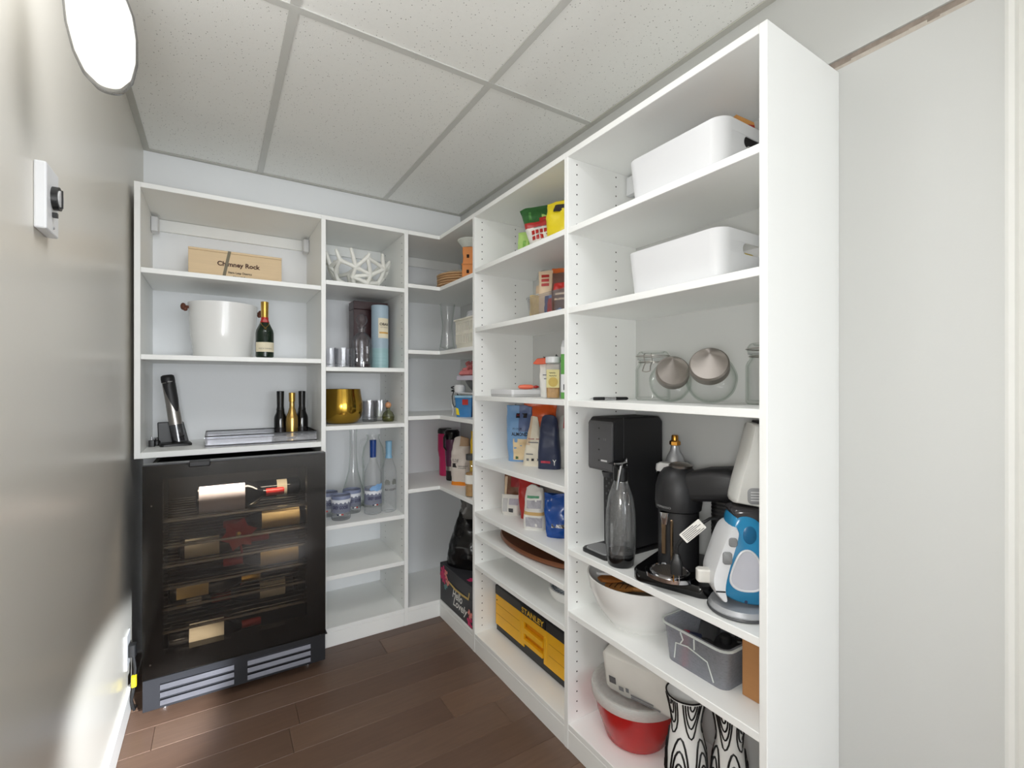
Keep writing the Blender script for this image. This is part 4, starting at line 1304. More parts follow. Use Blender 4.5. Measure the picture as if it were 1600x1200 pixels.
build('grain', M().lathe([(0, 0.003), (0.0275, 0.004), (0.0275, 0.105), (0, 0.108)], 24), TAN, t, smooth=50)
build('cap', M().lathe([(0.026, 0.1652), (0.027, 0.168), (0.027, 0.19), (0, 0.192)], 26), DGREY, t)
build('jar_label', M().lathe([(0.0306, 0.06), (0.0306, 0.10)], 26), PAPERW, t, smooth=60, fix=False)
t, _, _ = bag('yellow_bag', 'yellow food bag behind the grain jar in corner', 'bag', (1.035, 1.955, 0.653), -60, 0.06, 0.29, 0.04, [mat('mustard film', (206, 170, 40), 0.45, var=0.1)], None, 6, 0.006)

# gift box and black bag
t = thing('gift_box', 'charcoal floral gift box with white script on corner bottom board', 'box', (0.951, 2.010, 0.083), -90)
bw, bd, bh = 0.176, 0.24, 0.186
build('box_body', M().box(-bw, bw, 0.0015, bd, 0, 0.125), GIFT, t, smooth=0, bevel=0.0015)
build('box_lid', M().box(-bw - 0.0005, bw + 0.0005, 0, bd + 0.0015, 0.1255, bh), GIFT, t, smooth=0, bevel=0.0015)
text('Hello', 0.105, TXT_W, t, front(0.02, 0.0008, 0.088), h=0.042, italic=0.35, bold=0.02)
text('Lovely', 0.15, TXT_W, t, front(0.05, 0.0008, 0.045), h=0.050, italic=0.35, bold=0.02)
rb = random.Random(4)


def flower(cx, cz, r, m1, y, n=5, up=False):
    mm = M()
    for k in range(n):
        a = 2 * PI * k / n + rb.random()
        ca, sa = math.cos(a), math.sin(a)
        pt = [(0, 0)] + [(r * (0.55 + 0.45 * math.sin(PI * j / 6)) * math.cos(-0.62 + 1.24 * j / 6), r * (0.55 + 0.45 * math.sin(PI * j / 6)) * math.sin(-0.62 + 1.24 * j / 6)) for j in range(7)]
        vs = []
        for px, pz in pt:
            qx, qz = cx + px * ca - pz * sa, cz + px * sa + pz * ca
            vs.append((qx, y - 0.0002 * k, qz) if not up else (qx, qz, y + 0.0002 * k))
        mm.add(vs, [(0, j, j + 1) for j in range(1, 7)])
    build('flower_print', mm, m1, t, smooth=0, fix=False)


for cx, cz, r, mm_ in ((-0.135, 0.158, 0.028, PINKP), (-0.155, 0.13, 0.02, PINKP), (-0.125, 0.118, 0.026, PINKP), (-0.10, 0.150, 0.022, PEACH), (-0.085, 0.118, 0.022, PEACH), (-0.11, 0.088, 0.016, LEAFP), (-0.095, 0.098, 0.014, LEAFP),
                       (0.155, 0.06, 0.022, PEACH), (0.150, 0.028, 0.026, PINKP), (0.168, 0.012, 0.012, PINKP)):
    cz = min(cz, bh - r - 0.002)
    flower(max(-bw + r, min(bw - r, cx)), max(r, cz), r, mm_, -0.0008)
for cx, cy_, r, mm_ in ((0.12, 0.04, 0.03, PINKP), (0.145, 0.06, 0.025, PEACH), (0.1, 0.032, 0.02, PINKP)):
    flower(cx, cy_, r, mm_, bh + 0.0008, up=True)
build('gold_ribbon_print', M().add([(x, -0.0007, z) for x, z in ((-0.07, 0.128), (-0.066, 0.118), (0.0, 0.108), (0.004, 0.118), (0.08, 0.110), (0.08, 0.120), (0.135, 0.125), (0.14, 0.115), (0.15, 0.15), (0.142, 0.152))],
                                    [(0, 1, 2, 3), (3, 2, 4, 5), (5, 4, 7, 6), (6, 7, 8, 9)]), mat('gold print', (206, 176, 100), 0.5), t, smooth=0, fix=False)
t, _, _ = bag('black_bag', 'tall glossy black bag standing on the floral gift box', 'bag', (1.065, 2.075, 0.2705), -55, 0.27, 0.265, 0.16, [BAGB], None, 21, 0.010, 'dome', topw=0.42, n=2.6)
t = thing('clear_wrap', 'smoky crumpled plastic wrap on top of black bag', 'wrap', (1.055, 2.045, 0.512))
m = M()
rw = random.Random(12)
m.rings([[((0.048 * s) * math.cos(2 * PI * i / 20) * (1 + 0.16 * math.sin(i * 2.3 + z * 60)), (0.04 * s) * math.sin(2 * PI * i / 20) * (1 + 0.14 * math.cos(i * 1.9 + z * 80)), z) for i in range(20)] for z, s in ((0, 0.8), (0.03, 1.1), (0.06, 1.0), (0.09, 1.05), (0.115, 0.6))])
build('wrap_film', m, mat('smoky film', (92, 92, 90), 0.15, var=0.35, vscale=40, bump=0.6, bscale=30), t, smooth=40)
# ================================================================ MIDDLE BAY CONTENTS
# top: snack bags
def sl_chips(u, v, f):
    if v > 0.66:
        return 1
    if v > 0.55:
        return 2
    return 0


t, wp, pn = bag('chips_bag', 'green, red and white snack bag on topmost middle shelf', 'bag', (1.086, 1.478, 1.662), -42, 0.130, 0.190, 0.06, [WBAG, GREEN, RED], sl_chips, 31, 0.008, 'seal', bot=0.66, topw=1.2)
t.rotation_euler = (0, math.radians(-7), math.radians(-42))
t.location.z = 1.668
for z_ in (0.052, 0.074):
    for k in range(5):
        pn('red_letter_print', -0.040 + k * 0.016, -0.028 + k * 0.016, z_, z_ + 0.016, RED, nx=3, nz_=3)
pn('tomato_print', -0.005, 0.042, 0.120, 0.140, RED)
pn('leaf_print', 0.005, 0.045, 0.141, 0.160, LGREEN)
pn('leaf_print', -0.045, -0.035, 0.135, 0.170, mat('leaf shade print', (70, 130, 60), 0.5))
pn('grey_print', -0.03, 0.0, 0.100, 0.103, TXT_G)
pn('grey_print', 0.008, 0.035, 0.100, 0.103, TXT_G)
t, wp, pn = bag('yellow_snack_bag', 'bright yellow bag with black print on topmost middle shelf', 'bag', (1.062, 1.345, 1.662), -62, 0.115, 0.165, 0.06, [YELLOW], None, 32, 0.009, 'seal')
pn('black_print', -0.02, 0.02, 0.12, 0.148, TXT_D)
t, wp, pn = bag('light_green_bag', 'light green bag left of the snack bag on topmost middle shelf', 'bag', (1.085, 1.595, 1.662), -48, 0.085, 0.125, 0.045, [LGREEN], None, 33, 0.006, 'seal')
pn('green_swirl_print', -0.018, -0.006, 0.055, 0.085, mat('lime shade print', (132, 184, 82), 0.5))
pn('green_swirl_print', 0.004, 0.016, 0.060, 0.092, MATS['lime shade print'])

# second: clear bin with bags
def open_bin(name, label, cat, loc, rz, w, d, h, m, parts=True, wall=0.003, r=0.02, tp=0.92, lip=0.006, group=None):
    t = thing(name, label, cat, loc, rz, group)

    def R(k, z, ins=0.0):
        return [(x, y, z) for x, y in rrect(w * k - 2 * ins, d * k - 2 * ins, max(0.003, r - ins), 5)]
    rings = [R(tp, 0), R(1, h - 0.008)]
    if lip:
        rings += [[(x, y, h - 0.007) for x, y in rrect(w + 2 * lip, d + 2 * lip, r + lip, 5)], [(x, y, h) for x, y in rrect(w + 2 * lip, d + 2 * lip, r + lip, 5)]]
    rings += [R(1, h, wall), R(tp, wall, wall)]
    build('bin_body', M().rings(rings, cap=True), m, t, smooth=40)
    return t


t = open_bin('snack_bin', 'clear plastic bin packed with snack bags on second middle shelf', 'bin', (1.138, 1.392, 1.4065), 0, 0.178, 0.345, 0.100, PLASTB, lip=0.004)
zb = 1.4105
bag('pasta_bag', 'clear bag of pale pasta at left front inside snack bin', 'bag', (1.080, 1.532, zb), -60, 0.055, 0.105, 0.028, [mat('pale pasta', (204, 178, 120), 0.4, var=0.3, vscale=120, bump=0.5, bscale=150)], None, 41, 0.005)
t, wp, pn = bag('grey_white_bag', 'large grey and white bag standing at left of snack bin', 'bag', (1.140, 1.532, zb), -48, 0.105, 0.215, 0.045, [WBAG, GBAG, BEIGE], lambda u, v, f: 1 if v > 0.68 else (2 if 0.52 < v < 0.68 and u < 0.2 else 0), 42, 0.010, 'roll', topw=0.85)
pn('blue_line_print', -0.035, 0.04, 0.098, 0.102, NAVY)
t, wp, pn = bag('beige_packet', 'narrow beige packet with red lettering in snack bin', 'packet', (1.080, 1.468, zb), -45, 0.055, 0.190, 0.022, [BEIGE], None, 43, 0.004)
for k in range(3):
    pn('red_letter_print', -0.016, 0.014, 0.130 + k * 0.017, 0.141 + k * 0.017, RED)
bag('orange_bag', 'crumpled orange snack bag in the snack bin', 'bag', (1.145, 1.445, zb), -50, 0.085, 0.205, 0.035, [mat('orange film', (222, 108, 40), 0.28, var=0.15, bump=0.5, bscale=25), RED], lambda u, v, f: 1 if 0.45 < v < 0.55 else 0, 44, 0.010)
t, wp, pn = bag('brown_pouch', 'dark brown chocolate pouch at right in snack bin', 'bag', (1.085, 1.368, zb), -62, 0.085, 0.165, 0.04, [BROWN], None, 45, 0.006)
pn('pale_print', -0.022, 0.02, 0.06, 0.067, BEIGE)
pn('pale_print', -0.022, 0.02, 0.08, 0.087, BEIGE)
pn('red_print', -0.03, 0.03, 0.10, 0.125, RED)
t, wp, pn = bag('blue_packet', 'blue and red flat packet against the snack bin front', 'packet', (1.066, 1.405, zb), -88, 0.098, 0.088, 0.010, [mat('steel blue film', (110, 144, 190), 0.4, var=0.15, vscale=20), mat('navy packet edge', (64, 82, 124), 0.4)], lambda u, v, f: 1 if u < -0.5 else 0, 46, 0.003)
pn('red_print', -0.022, 0.008, 0.012, 0.075, RED)
pn('navy_print', 0.026, 0.034, 0.02, 0.07, NAVY)

# third: white case, peeler, spice, carton, scissors packet
t = thing('white_case', 'flat white lidded plastic case on the third middle shelf', 'case', (1.046, 1.612, 1.112))
build('case_base', M().rings([[(x * k, y * k, z) for x, y in rrect(0.166, 0.172, 0.010, 4)] for z, k in ((0, 0.97), (0.003, 1), (0.010, 1))]), LGREY, t)
build('case_lid', M().rings([[(x * k, y * k, z) for x, y in rrect(0.168, 0.174, 0.010, 4)] for z, k in ((0.0105, 1), (0.026, 1), (0.029, 0.98))]), WPLAST, t)
t = thing('peeler', 'coral pink kitchen peeler lying atop flat white case', 'peeler', (1.075, 1.580, 1.1412), -35)
build('handle', M().rings([[(x, y * 0.014 * s, 0.010 + 0.010 * s * q) for y, q in [(math.cos(2 * PI * i / 12), math.sin(2 * PI * i / 12)) for i in range(12)]] for x, s in ((-0.042, 0.3), (-0.036, 0.8), (-0.015, 1.0), (0.012, 0.9), (0.020, 0.5))]), mat('coral plastic', (240, 124, 96), 0.45), t)
build('blade_end', M().rings([[(x, y * 0.012 * s, 0.010 + 0.008 * s * q) for y, q in [(math.cos(2 * PI * i / 10), math.sin(2 * PI * i / 10)) for i in range(10)]] for x, s in ((0.0205, 0.6), (0.032, 0.9), (0.044, 0.2))]), RED, t)
t = thing('seasoning_jar', 'square seasoning jar with white lid and olive label', 'jar', (1.020, 1.343, 1.112), -36)
build('jar_body', M().rings([[(x * k, y * k, z) for x, y in rrect(0.052, 0.052, 0.012, 4)] for z, k in ((0, 0.95), (0.004, 1), (0.118, 1), (0.125, 0.9))]), GLASS, t)
build('seasoning', M().rings([[(x * k, y * k, z) for x, y in rrect(0.047, 0.047, 0.010, 4)] for z, k in ((0.002, 0.95), (0.036, 1), (0.098, 1))]), TAN, t)
build('jar_lid', M().lathe([(0.0255, 0.1253), (0.027, 0.127), (0.027, 0.146), (0.025, 0.148), (0, 0.148)], 30), WPLAST, t)
build('jar_label', M().box(-0.0235, 0.0215, -0.0272, -0.0262, 0.038, 0.102), mat('olive cream label', (206, 196, 140), 0.6, var=0.1), t, smooth=0)
build('label_disc', M().lathe([(0, 0), (0.017, 0), (0.017, 0.0004), (0, 0.0004)], 22, mtx=front(0, -0.0273, 0.058)), mat('ochre print', (190, 164, 84), 0.6, var=0.2, vscale=60), t, smooth=0)
for k, w_ in enumerate((0.026, 0.022)):
    build('ink_stroke', M().tube([(-0.014 + w_ * i / 8, -0.0275, 0.080 + k * 0.010 + 0.002 * math.sin(i * 2.4)) for i in range(9)], 0.0009, 5), TXT_D, t)
t = thing('drink_carton', 'green and white drink carton with black cap next to seasoning jar', 'carton', (1.060, 1.278, 1.112), -50)
build('carton_body', M().box(-0.038, 0.038, -0.028, 0.028, 0, 0.18).rings([[(-0.038, -0.028, 0.18), (0.038, -0.028, 0.18), (0.038, 0.028, 0.18), (-0.038, 0.028, 0.18)], [(-0.038, -0.003, 0.205), (0.038, -0.003, 0.205), (0.038, 0.003, 0.205), (-0.038, 0.003, 0.205)]]), WPLAST, t, smooth=0)
build('green_band', M().box(-0.0385, 0.0385, -0.0285, 0.0285, 0.085, 0.155), mat('leaf green print', (82, 150, 60), 0.5), t, smooth=0)
build('green_base', M().box(-0.0385, 0.0385, -0.0285, 0.0285, 0.0, 0.022), MATS['leaf green print'], t, smooth=0)
build('white_frame_print', M().box(-0.026, 0.01, -0.0292, -0.0285, 0.095, 0.128), WPLAST, t, smooth=0)
for k in range(3):
    build('nut_print', M().box(-0.03 + k * 0.018, -0.02 + k * 0.018, -0.0288, -0.028, 0.03 + 0.014 * k, 0.05 + 0.012 * k), DGREY, t, smooth=0)
build('cap', M().lathe([(0.012, 0), (0.012, 0.012), (0, 0.013)], 18, mtx=Matrix.Translation((0.0, -0.017, 0.192)) @ Matrix.Rotation(math.radians(50), 4, 'X')), BLACK, t)
t, wp, pn = bag('paper_packet', 'white printed packet behind the seasoning jar', 'packet', (1.112, 1.487, 1.112), -42, 0.075, 0.128, 0.03, [PAPERW], None, 51, 0.004)
pn('blue_print', -0.025, 0.01, 0.085, 0.088, NAVY)
pn('blue_print', -0.02, 0.015, 0.07, 0.073, NAVY)
t = thing('bag_clip', 'orange and black clip gripping the top of white packet', 'clip', (1.100, 1.492, 1.2410), -42)
build('orange_arm', M().prism([(-0.052, 0.002), (-0.036, 0.022), (0.012, 0.026), (0.022, 0.006), (-0.01, 0.0), (-0.04, -0.001)], -0.012, 0.010), ORANGE, t, bevel=0.002)
build('black_arm', M().prism([(-0.012, 0.030), (0.03, 0.018), (0.040, 0.040), (0.056, 0.016), (0.075, 0.010), (0.03, 0.006), (-0.010, 0.026)], -0.008, 0.008), BLACK, t, bevel=0.001)

# fourth: baking bags
t, wp, pn = bag('almond_flour_bag', 'sky blue almond flour bag at left of fourth middle shelf', 'bag', (1.110, 1.700, 0.832), -42, 0.112, 0.238, 0.065, [SKYBLUE, mat('dusk blue film', (92, 110, 150), 0.4, var=0.1)], lambda u, v, f: 1 if (u > 0.05 and v > 0.55) else 0, 61, 0.008, 'seal', bot=0.85)
text('ALMOND', 0.070, TXT_D, t, None, warp=wp(0.006, 0.118), h=0.015, bold=0.02)
text('FLOUR', 0.040, TXT_D, t, None, warp=wp(-0.004, 0.140), h=0.007)
pn('cream_window', -0.022, 0.044, 0.008, 0.098, mat('cream flour window', (230, 206, 164), 0.6, var=0.1))
pn('dark_logo_print', -0.012, 0.035, 0.186, 0.205, TXT_D)
pn('red_logo_print', -0.008, 0.018, 0.194, 0.200, RED)
pn('green_leaf_print', -0.012, 0.0, 0.012, 0.026, GREEN)
bag('orange_pouch', 'orange folded pouch wedged behind blue and white bags', 'bag', (1.185, 1.650, 0.832), -40, 0.125, 0.250, 0.05, [mat('orange pouch film', (226, 96, 36), 0.35, var=0.12, bump=0.3, bscale=30)], None, 62, 0.008, 'seal', topw=1.1)
t, wp, pn = bag('white_flour_pouch', 'cream white flour pouch in middle of fourth shelf', 'bag', (1.095, 1.566, 0.832), -44, 0.094, 0.200, 0.055, [mat('cream pouch', (224, 216, 198), 0.5, var=0.05, bump=0.2, bscale=40), BEIGE], lambda u, v, f: 1 if (v > 0.42 and u < -0.35) else 0, 63, 0.007, 'dome', bot=1.0, topw=0.28)
pn('pale_red_print', -0.022, 0.03, 0.108, 0.112, mat('faded red print', (176, 120, 112), 0.6))
pn('grey_print', -0.022, 0.02, 0.094, 0.098, TXT_G)
pn('grey_print', -0.03, 0.0, 0.048, 0.052, TXT_G)
for k in range(3):
    pn('round_seal_print', -0.028 + k * 0.020, -0.018 + k * 0.020, 0.022, 0.032, TXT_D if k else TXT_G, nx=3, nz_=3)
t, wp, pn = bag('navy_pouch', 'tall navy blue pouch with red lettering on fourth shelf', 'bag', (1.105, 1.478, 0.832), -46, 0.094, 0.210, 0.055, [NAVY], None, 64, 0.006, 'roll', bot=0.98, topw=0.62)
pn('red_print', -0.030, 0.008, 0.024, 0.033, mat('crimson print', (170, 50, 70), 0.6))
text('Y', 0.014, TXT_W, t, None, warp=wp(0.024, 0.028), h=0.022)
t, wp, pn = bag('grey_pouch', 'grey speckled pouch behind navy pouch on fourth shelf', 'bag', (1.180, 1.455, 0.832), -45, 0.10, 0.205, 0.05, [GBAG, RED], lambda u, v, f: 1 if v > 0.78 and u > -0.3 else 0, 65, 0.008, 'roll', topw=0.7)

# fifth
t, wp, pn = bag('white_packet', 'small white square packet with grey print, fifth middle shelf', 'packet', (1.058, 1.682, 0.611), -48, 0.082, 0.084, 0.04, [WBAG], None, 71, 0.004, 'seal', bot=0.95)
pn('grey_print', -0.006, 0.034, 0.046, 0.070, mat('lilac grey print', (178, 174, 186), 0.6, var=0.2, vscale=200))
pn('dark_print', -0.006, 0.014, 0.016, 0.032, DGREY)
pn('grey_print', -0.034, -0.012, 0.016, 0.07, LGREY)
t, wp, pn = bag('nut_bag', 'clear bag of brown nuts behind small white packet', 'bag', (1.120, 1.735, 0.611), -46, 0.11, 0.168, 0.05, [mat('nut mix', (120, 80, 58), 0.35, var=0.45, vscale=90, bump=0.6, bscale=90), mat('ruby film', (150, 30, 36), 0.3, var=0.15)], lambda u, v, f: 1 if v > 0.6 and u > -0.3 else 0, 72, 0.007)
pn('pale_edge_print', -0.052, -0.040, 0.02, 0.145, BEIGE)
bag('red_pouch', 'red glossy pouch between white packet and sugar bag', 'bag', (1.092, 1.598, 0.611), -46, 0.080, 0.178, 0.05, [RED], None, 73, 0.008, 'seal', topw=1.15)
t, wp, pn = bag('sugar_bag', 'white sugar bag with green and tan stripes, fifth shelf', 'bag', (1.030, 1.470, 0.611), -44, 0.086, 0.166, 0.05, [WBAG, mat('tan stripe', (206, 170, 110), 0.5)], lambda u, v, f: 1 if 0.34 < v < 0.44 else 0, 74, 0.007, 'roll', bot=1.02, topw=0.75)
pn('green_print', -0.026, 0.02, 0.122, 0.130, mat('sea green print', (96, 160, 124), 0.6))
pn('grey_print', -0.026, 0.028, 0.085, 0.115, mat('fine grey print', (170, 168, 174), 0.6, var=0.25, vscale=220))
pn('grey_print', -0.032, 0.032, 0.012, 0.050, MATS['fine grey print'])
t, wp, pn = bag('blue_foil_bag', 'deep blue shiny foil bag slumped at right of fifth shelf', 'bag', (1.050, 1.352, 0.611), -44, 0.092, 0.152, 0.055, [BLUE], None, 75, 0.011, 'seal', bot=0.9, topw=1.1)
pn('silver_seal', -0.02, 0.03, 0.040, 0.052, CHROME)
t = thing('nut_jar', 'glass jar with brown contents behind blue foil bag', 'jar', (1.045, 1.248, 0.611))
build('jar_body', M().lathe([(0, 0), (0.028, 0), (0.031, 0.005), (0.031, 0.08), (0.027, 0.088), (0, 0.088)], 26), GLASS, t, smooth=50)
build('contents', M().lathe([(0, 0.003), (0.028, 0.004), (0.028, 0.055), (0, 0.058)], 24), TAN, t, smooth=50)
build('jar_lid', M().lathe([(0.0295, 0.0885), (0.030, 0.09), (0.030, 0.104), (0, 0.105)], 26), LGREY, t)

# sixth: oval board
t = thing('serving_board', 'large oval brown wooden serving board on narrow middle shelf', 'board', (1.106, 1.492, 0.515), 0)
def ov(k, z):
    return [(0.134 * k * math.cos(2 * PI * i / 56), 0.285 * k * math.sin(2 * PI * i / 56), z) for i in range(56)]
build('board_body', M().rings([ov(0.93, 0), ov(1.0, 0.008), ov(1.0, 0.016), ov(0.97, 0.022), ov(0.93, 0.020), ov(0.86, 0.013)]), WOODB, t, smooth=50)
t = thing('tin_foil_roll', 'pale roll lying behind the oval wooden board', 'roll', (1.195, 1.62, 0.5378))
build('roll_body', M().tube([(0, -0.14, 0.0145), (0, 0.14, 0.0145)], 0.0145, 18), LGREY, t)
build('roll_core', M().tube([(0, -0.148, 0.0145), (0, 0.148, 0.0145)], 0.006, 12), CARD, t)

# seventh: patterned plate-dish
t = thing('patterned_dish', 'round white dish with blue patterned ring and black centre', 'dish', (1.128, 1.338, 0.384))
build('dish_body', M().lathe([(0, 0), (0.088, 0), (0.098, 0.004), (0.104, 0.020), (0.105, 0.036), (0.099, 0.0365), (0.096, 0.030)], 48, mi=0).lathe([(0.096, 0.030), (0, 0.029)], 48, mi=1), [CERAM, mat('pale blue glaze', (206, 214, 220), 0.25, var=0.06)], t, smooth=40)
m = M()
for k in range(44):
    a = 2 * PI * k / 44
    for rr_, dr in ((0.088, 0.004), (0.080, 0.002)):
        vs = [((rr_ + s * dr) * math.cos(a + q), (rr_ + s * dr) * math.sin(a + q), 0.0312) for s, q in ((-1, -0.03), (1, -0.045), (1, 0.045), (-1, 0.03))]
        m.add(vs, [(0, 1, 2, 3)])
build('blue_pattern', m, mat('indigo glaze', (52, 62, 92), 0.3), t, smooth=0, fix=False)
build('black_centre', M().lathe([(0.05, 0.0315), (0.052, 0.034), (0.03, 0.037), (0, 0.038)], 32), BLACKM, t)

# bottom: tool box
t = thing('tool_box', 'yellow tool box with black lid and lettering on bottom middle board', 'tool box', (1.040, 1.495, 0.083), -90)
a, dd = 0.29, 0.195
TBK = mat('tool box black', (42, 43, 46), 0.45, var=0.05, bump=0.05, bscale=300)
build('base_tray', M().prism([(-a, 0.0), (a, 0.0), (a, 0.026), (0.082, 0.026), (0.064, 0.044), (-0.064, 0.044), (-0.082, 0.026), (-a, 0.026)], 0.004, dd), TBK, t, smooth=0, bevel=0.003)
pf = [(-a, 0.0275), (-0.083, 0.0275), (-0.064, 0.0455), (0.064, 0.0455), (0.083, 0.0275), (a, 0.0275), (a, 0.158), (-a, 0.158)]
fr = M()
def slab(x0, x1, z0, z1, y0=0.0, y1=0.012):
    fr.box(x0, x1, y0, y1, z0, z1)
slab(-a, -0.086, 0.0275, 0.158)
slab(0.086, a, 0.0275, 0.158)
slab(-0.0858, 0.0858, 0.130, 0.158)
slab(-0.064, 0.064, 0.086, 0.108, -0.004, 0.012)
slab(-0.064, 0.064, 0.0455, 0.064, -0.004, 0.012)
slab(-0.0858, -0.066, 0.0275, 0.130)
slab(0.066, 0.0858, 0.0275, 0.130)
build('drawer_front', fr, TOOLY, t, smooth=0, bevel=0.002)
build('drawer_recess', M().box(-0.0645, 0.0645, 0.0135, 0.018, 0.0457, 0.1295), TOOLS_, t, smooth=0)
build('drawer_body', M().box(-a + 0.004, a - 0.004, 0.0185, dd - 0.006, 0.028, 0.157), TOOLY, t, smooth=0)
for z in (0.075, 0.118):
    for sx in (-1, 1):
        build('drawer_groove', M().box(min(sx * 0.10, sx * (a - 0.004)), max(sx * 0.10, sx * (a - 0.004)), -0.0006, 0.0004, z, z + 0.002), mat('groove amber', (196, 136, 20), 0.6), t, smooth=0)
build('lid', M().box(-a - 0.002, a + 0.002, -0.002, dd, 0.1585, 0.199), TBK, t, smooth=0, bevel=0.004, seg=2)
build('lid_badge', M().box(-0.085, 0.085, -0.0045, -0.0021, 0.162, 0.195), BLACK, t, smooth=0, bevel=0.0008)
text('STANLEY', 0.150, mat('tool yellow print', (236, 190, 50), 0.6), t, front(0.0, -0.0049, 0.1785), h=0.022, bold=0.02)
build('lid_handle', M().tube([(-0.12, 0.09, 0.1995), (-0.11, 0.09, 0.205), (0.11, 0.09, 0.205), (0.12, 0.09, 0.1995)], 0.006, 8), BLACK, t)
for z in (0.05, 0.095):
    build('drawer_tab', M().box(a - 0.004, a + 0.002, -0.003, 0.004, z, z + 0.02), BLACK, t, smooth=0)
build('rivet', M().lathe([(0, 0), (0.003, 0), (0.0025, 0.0015), (0, 0.0015)], 10, mtx=front(-a + 0.012, 0.0, 0.135)), BLACK, t)
# ================================================================ NEAR BAY CONTENTS
def storage_bin(label, loc, contents_z):
    t = thing('storage_bin', label, 'storage bin', loc, -90, 'white storage bins with grip holes')
    w, d, h, r = 0.30, 0.25, 0.120, 0.034
    tp, th = 0.93, 0.0035

    def outl(z, ins=0.0):
        k = tp + (1 - tp) * z / h
        return [(x, y, z) for x, y in rrect(w * k - 2 * ins, d * k - 2 * ins, r - ins, 6)]
    zs = [0, 0.004, 0.068, 0.094, h]
    # side ring indices: 28 points; the end faces are between corner fans (grip gap there)
    P = [outl(0, 0.004)] + [outl(z) for z in zs[1:]]
    I = [outl(z, th) for z in (0.004, 0.068, 0.094, h)]
    n = 28
    m = M()

    # the straight edges run from index 6 to 7 (back), 13 to 14 (left), 20 to 21 (front), 27 to 0 (right)
    def wall(rings, gap_k):
        vs = [p for rg in rings for p in rg]
        fs = []
        for k in range(len(rings) - 1):
            for i in range(n):
                j = (i + 1) % n
                if k == gap_k and i in (13, 27):
                    continue
                fs.append((k * n + i, k * n + j, (k + 1) * n + j, (k + 1) * n + i))
        m.add(vs, fs)
    wall(P, 2)
    wall(I, 1)
    m.rings([P[-1], I[-1]], cap=False)
    m.add(P[0], [tuple(range(n - 1, -1, -1))])
    m.add(I[0], [tuple(range(n))])
    # close the grip band on both ends, leaving a rounded slot 75 mm wide
    for sx in (-1, 1):
        def pt(y, z, ins):
            k = tp + (1 - tp) * z / h
            return (sx * (w * k / 2 - ins), y, z)
        z0, z1 = 0.068, 0.094
        k0 = tp + (1 - tp) * z0 / h
        k1 = tp + (1 - tp) * z1 / h
        e0, e1 = d * k0 / 2 - r, d * k1 / 2 - r
        hw, rr = 0.038, 0.0126
        for s in (-1, 1):
            arc = [(s * (hw - rr + rr * math.sin(q)), (z0 + z1) / 2 - rr * math.cos(q)) for q in [PI * i / 8 for i in range(9)]]
            for ins in (0, th):
                vs = [pt(y, z, ins) for y, z in arc] + [pt(s * e0, z0, ins), pt(s * e1, z1, ins)]
                m.add(vs, [tuple(range(9)) + (10, 9)])
            m.rings([[pt(y, z, 0) for y, z in arc], [pt(y, z, th) for y, z in arc]], cap=False, closed=False)
        for z, y0 in ((z0, e0), (z1, e1)):
            m.add([pt(-y0, z, 0), pt(y0, z, 0), pt(y0, z, th), pt(-y0, z, th)], [(0, 1, 2, 3)])
    build('bin_body', m, WPLAST, t, smooth=35)
    return t


t = storage_bin('white storage bin with cardboard sticking out, on topmost near shelf', (1.098, 0.795, 1.660), 0)
t = storage_bin('white storage bin on second near shelf, yellow showing through grip hole', (1.098, 0.798, 1.4057), 0)
t = thing('carton_flap', 'orange brown carton sticking up out of the top storage bin', 'carton', (1.130, 0.715, 1.6645), -20)
build('carton_body', M().box(-0.045, 0.045, -0.02, 0.02, 0, 0.142).rings([[(-0.045, -0.02, 0.142), (0.045, -0.02, 0.142), (0.045, 0.02, 0.142), (-0.045, 0.02, 0.142)], [(-0.012, -0.02, 0.180), (0.040, -0.02, 0.166), (0.040, 0.02, 0.166), (-0.012, 0.02, 0.180)]]),
      mat('orange carton', (208, 150, 84), 0.6, var=0.15), t, smooth=0, bevel=0.001)
build('red_print', M().box(0.02, 0.04, -0.0206, -0.0201, 0.11, 0.158), RED, t, smooth=0)
t = thing('black_box', 'black box with white letters behind top bin grip hole', 'box', (1.115, 0.6635, 1.6645))
build('box_body', M().box(-0.055, 0.055, 0, 0.012, 0, 0.104), BLACKM, t, smooth=0, bevel=0.001)
text('ONE', 0.06, TXT_W, t, front(0.012, -0.0006, 0.076), h=0.010)
t, _, _ = bag('white_pouch', 'crumpled pale plastic pouch poking above the top storage bin', 'bag', (1.165, 0.73, 1.6645), -20, 0.08, 0.135, 0.04, [mat('pale blue film', (206, 212, 220), 0.25, var=0.08, bump=0.5, bscale=30)], None, 81, 0.008)
t = thing('yellow_packet', 'yellow packet lying inside the second storage bin', 'packet', (1.11, 0.70, 1.4098))
build('packet_body', M().rings([[(x * k, y * k, z) for x, y in rrect(0.10, 0.06, 0.015, 4)] for z, k in ((0, 0.85), (0.03, 1), (0.068, 1), (0.078, 0.8))]), mat('mustard packet', (196, 170, 50), 0.5, var=0.2), t)

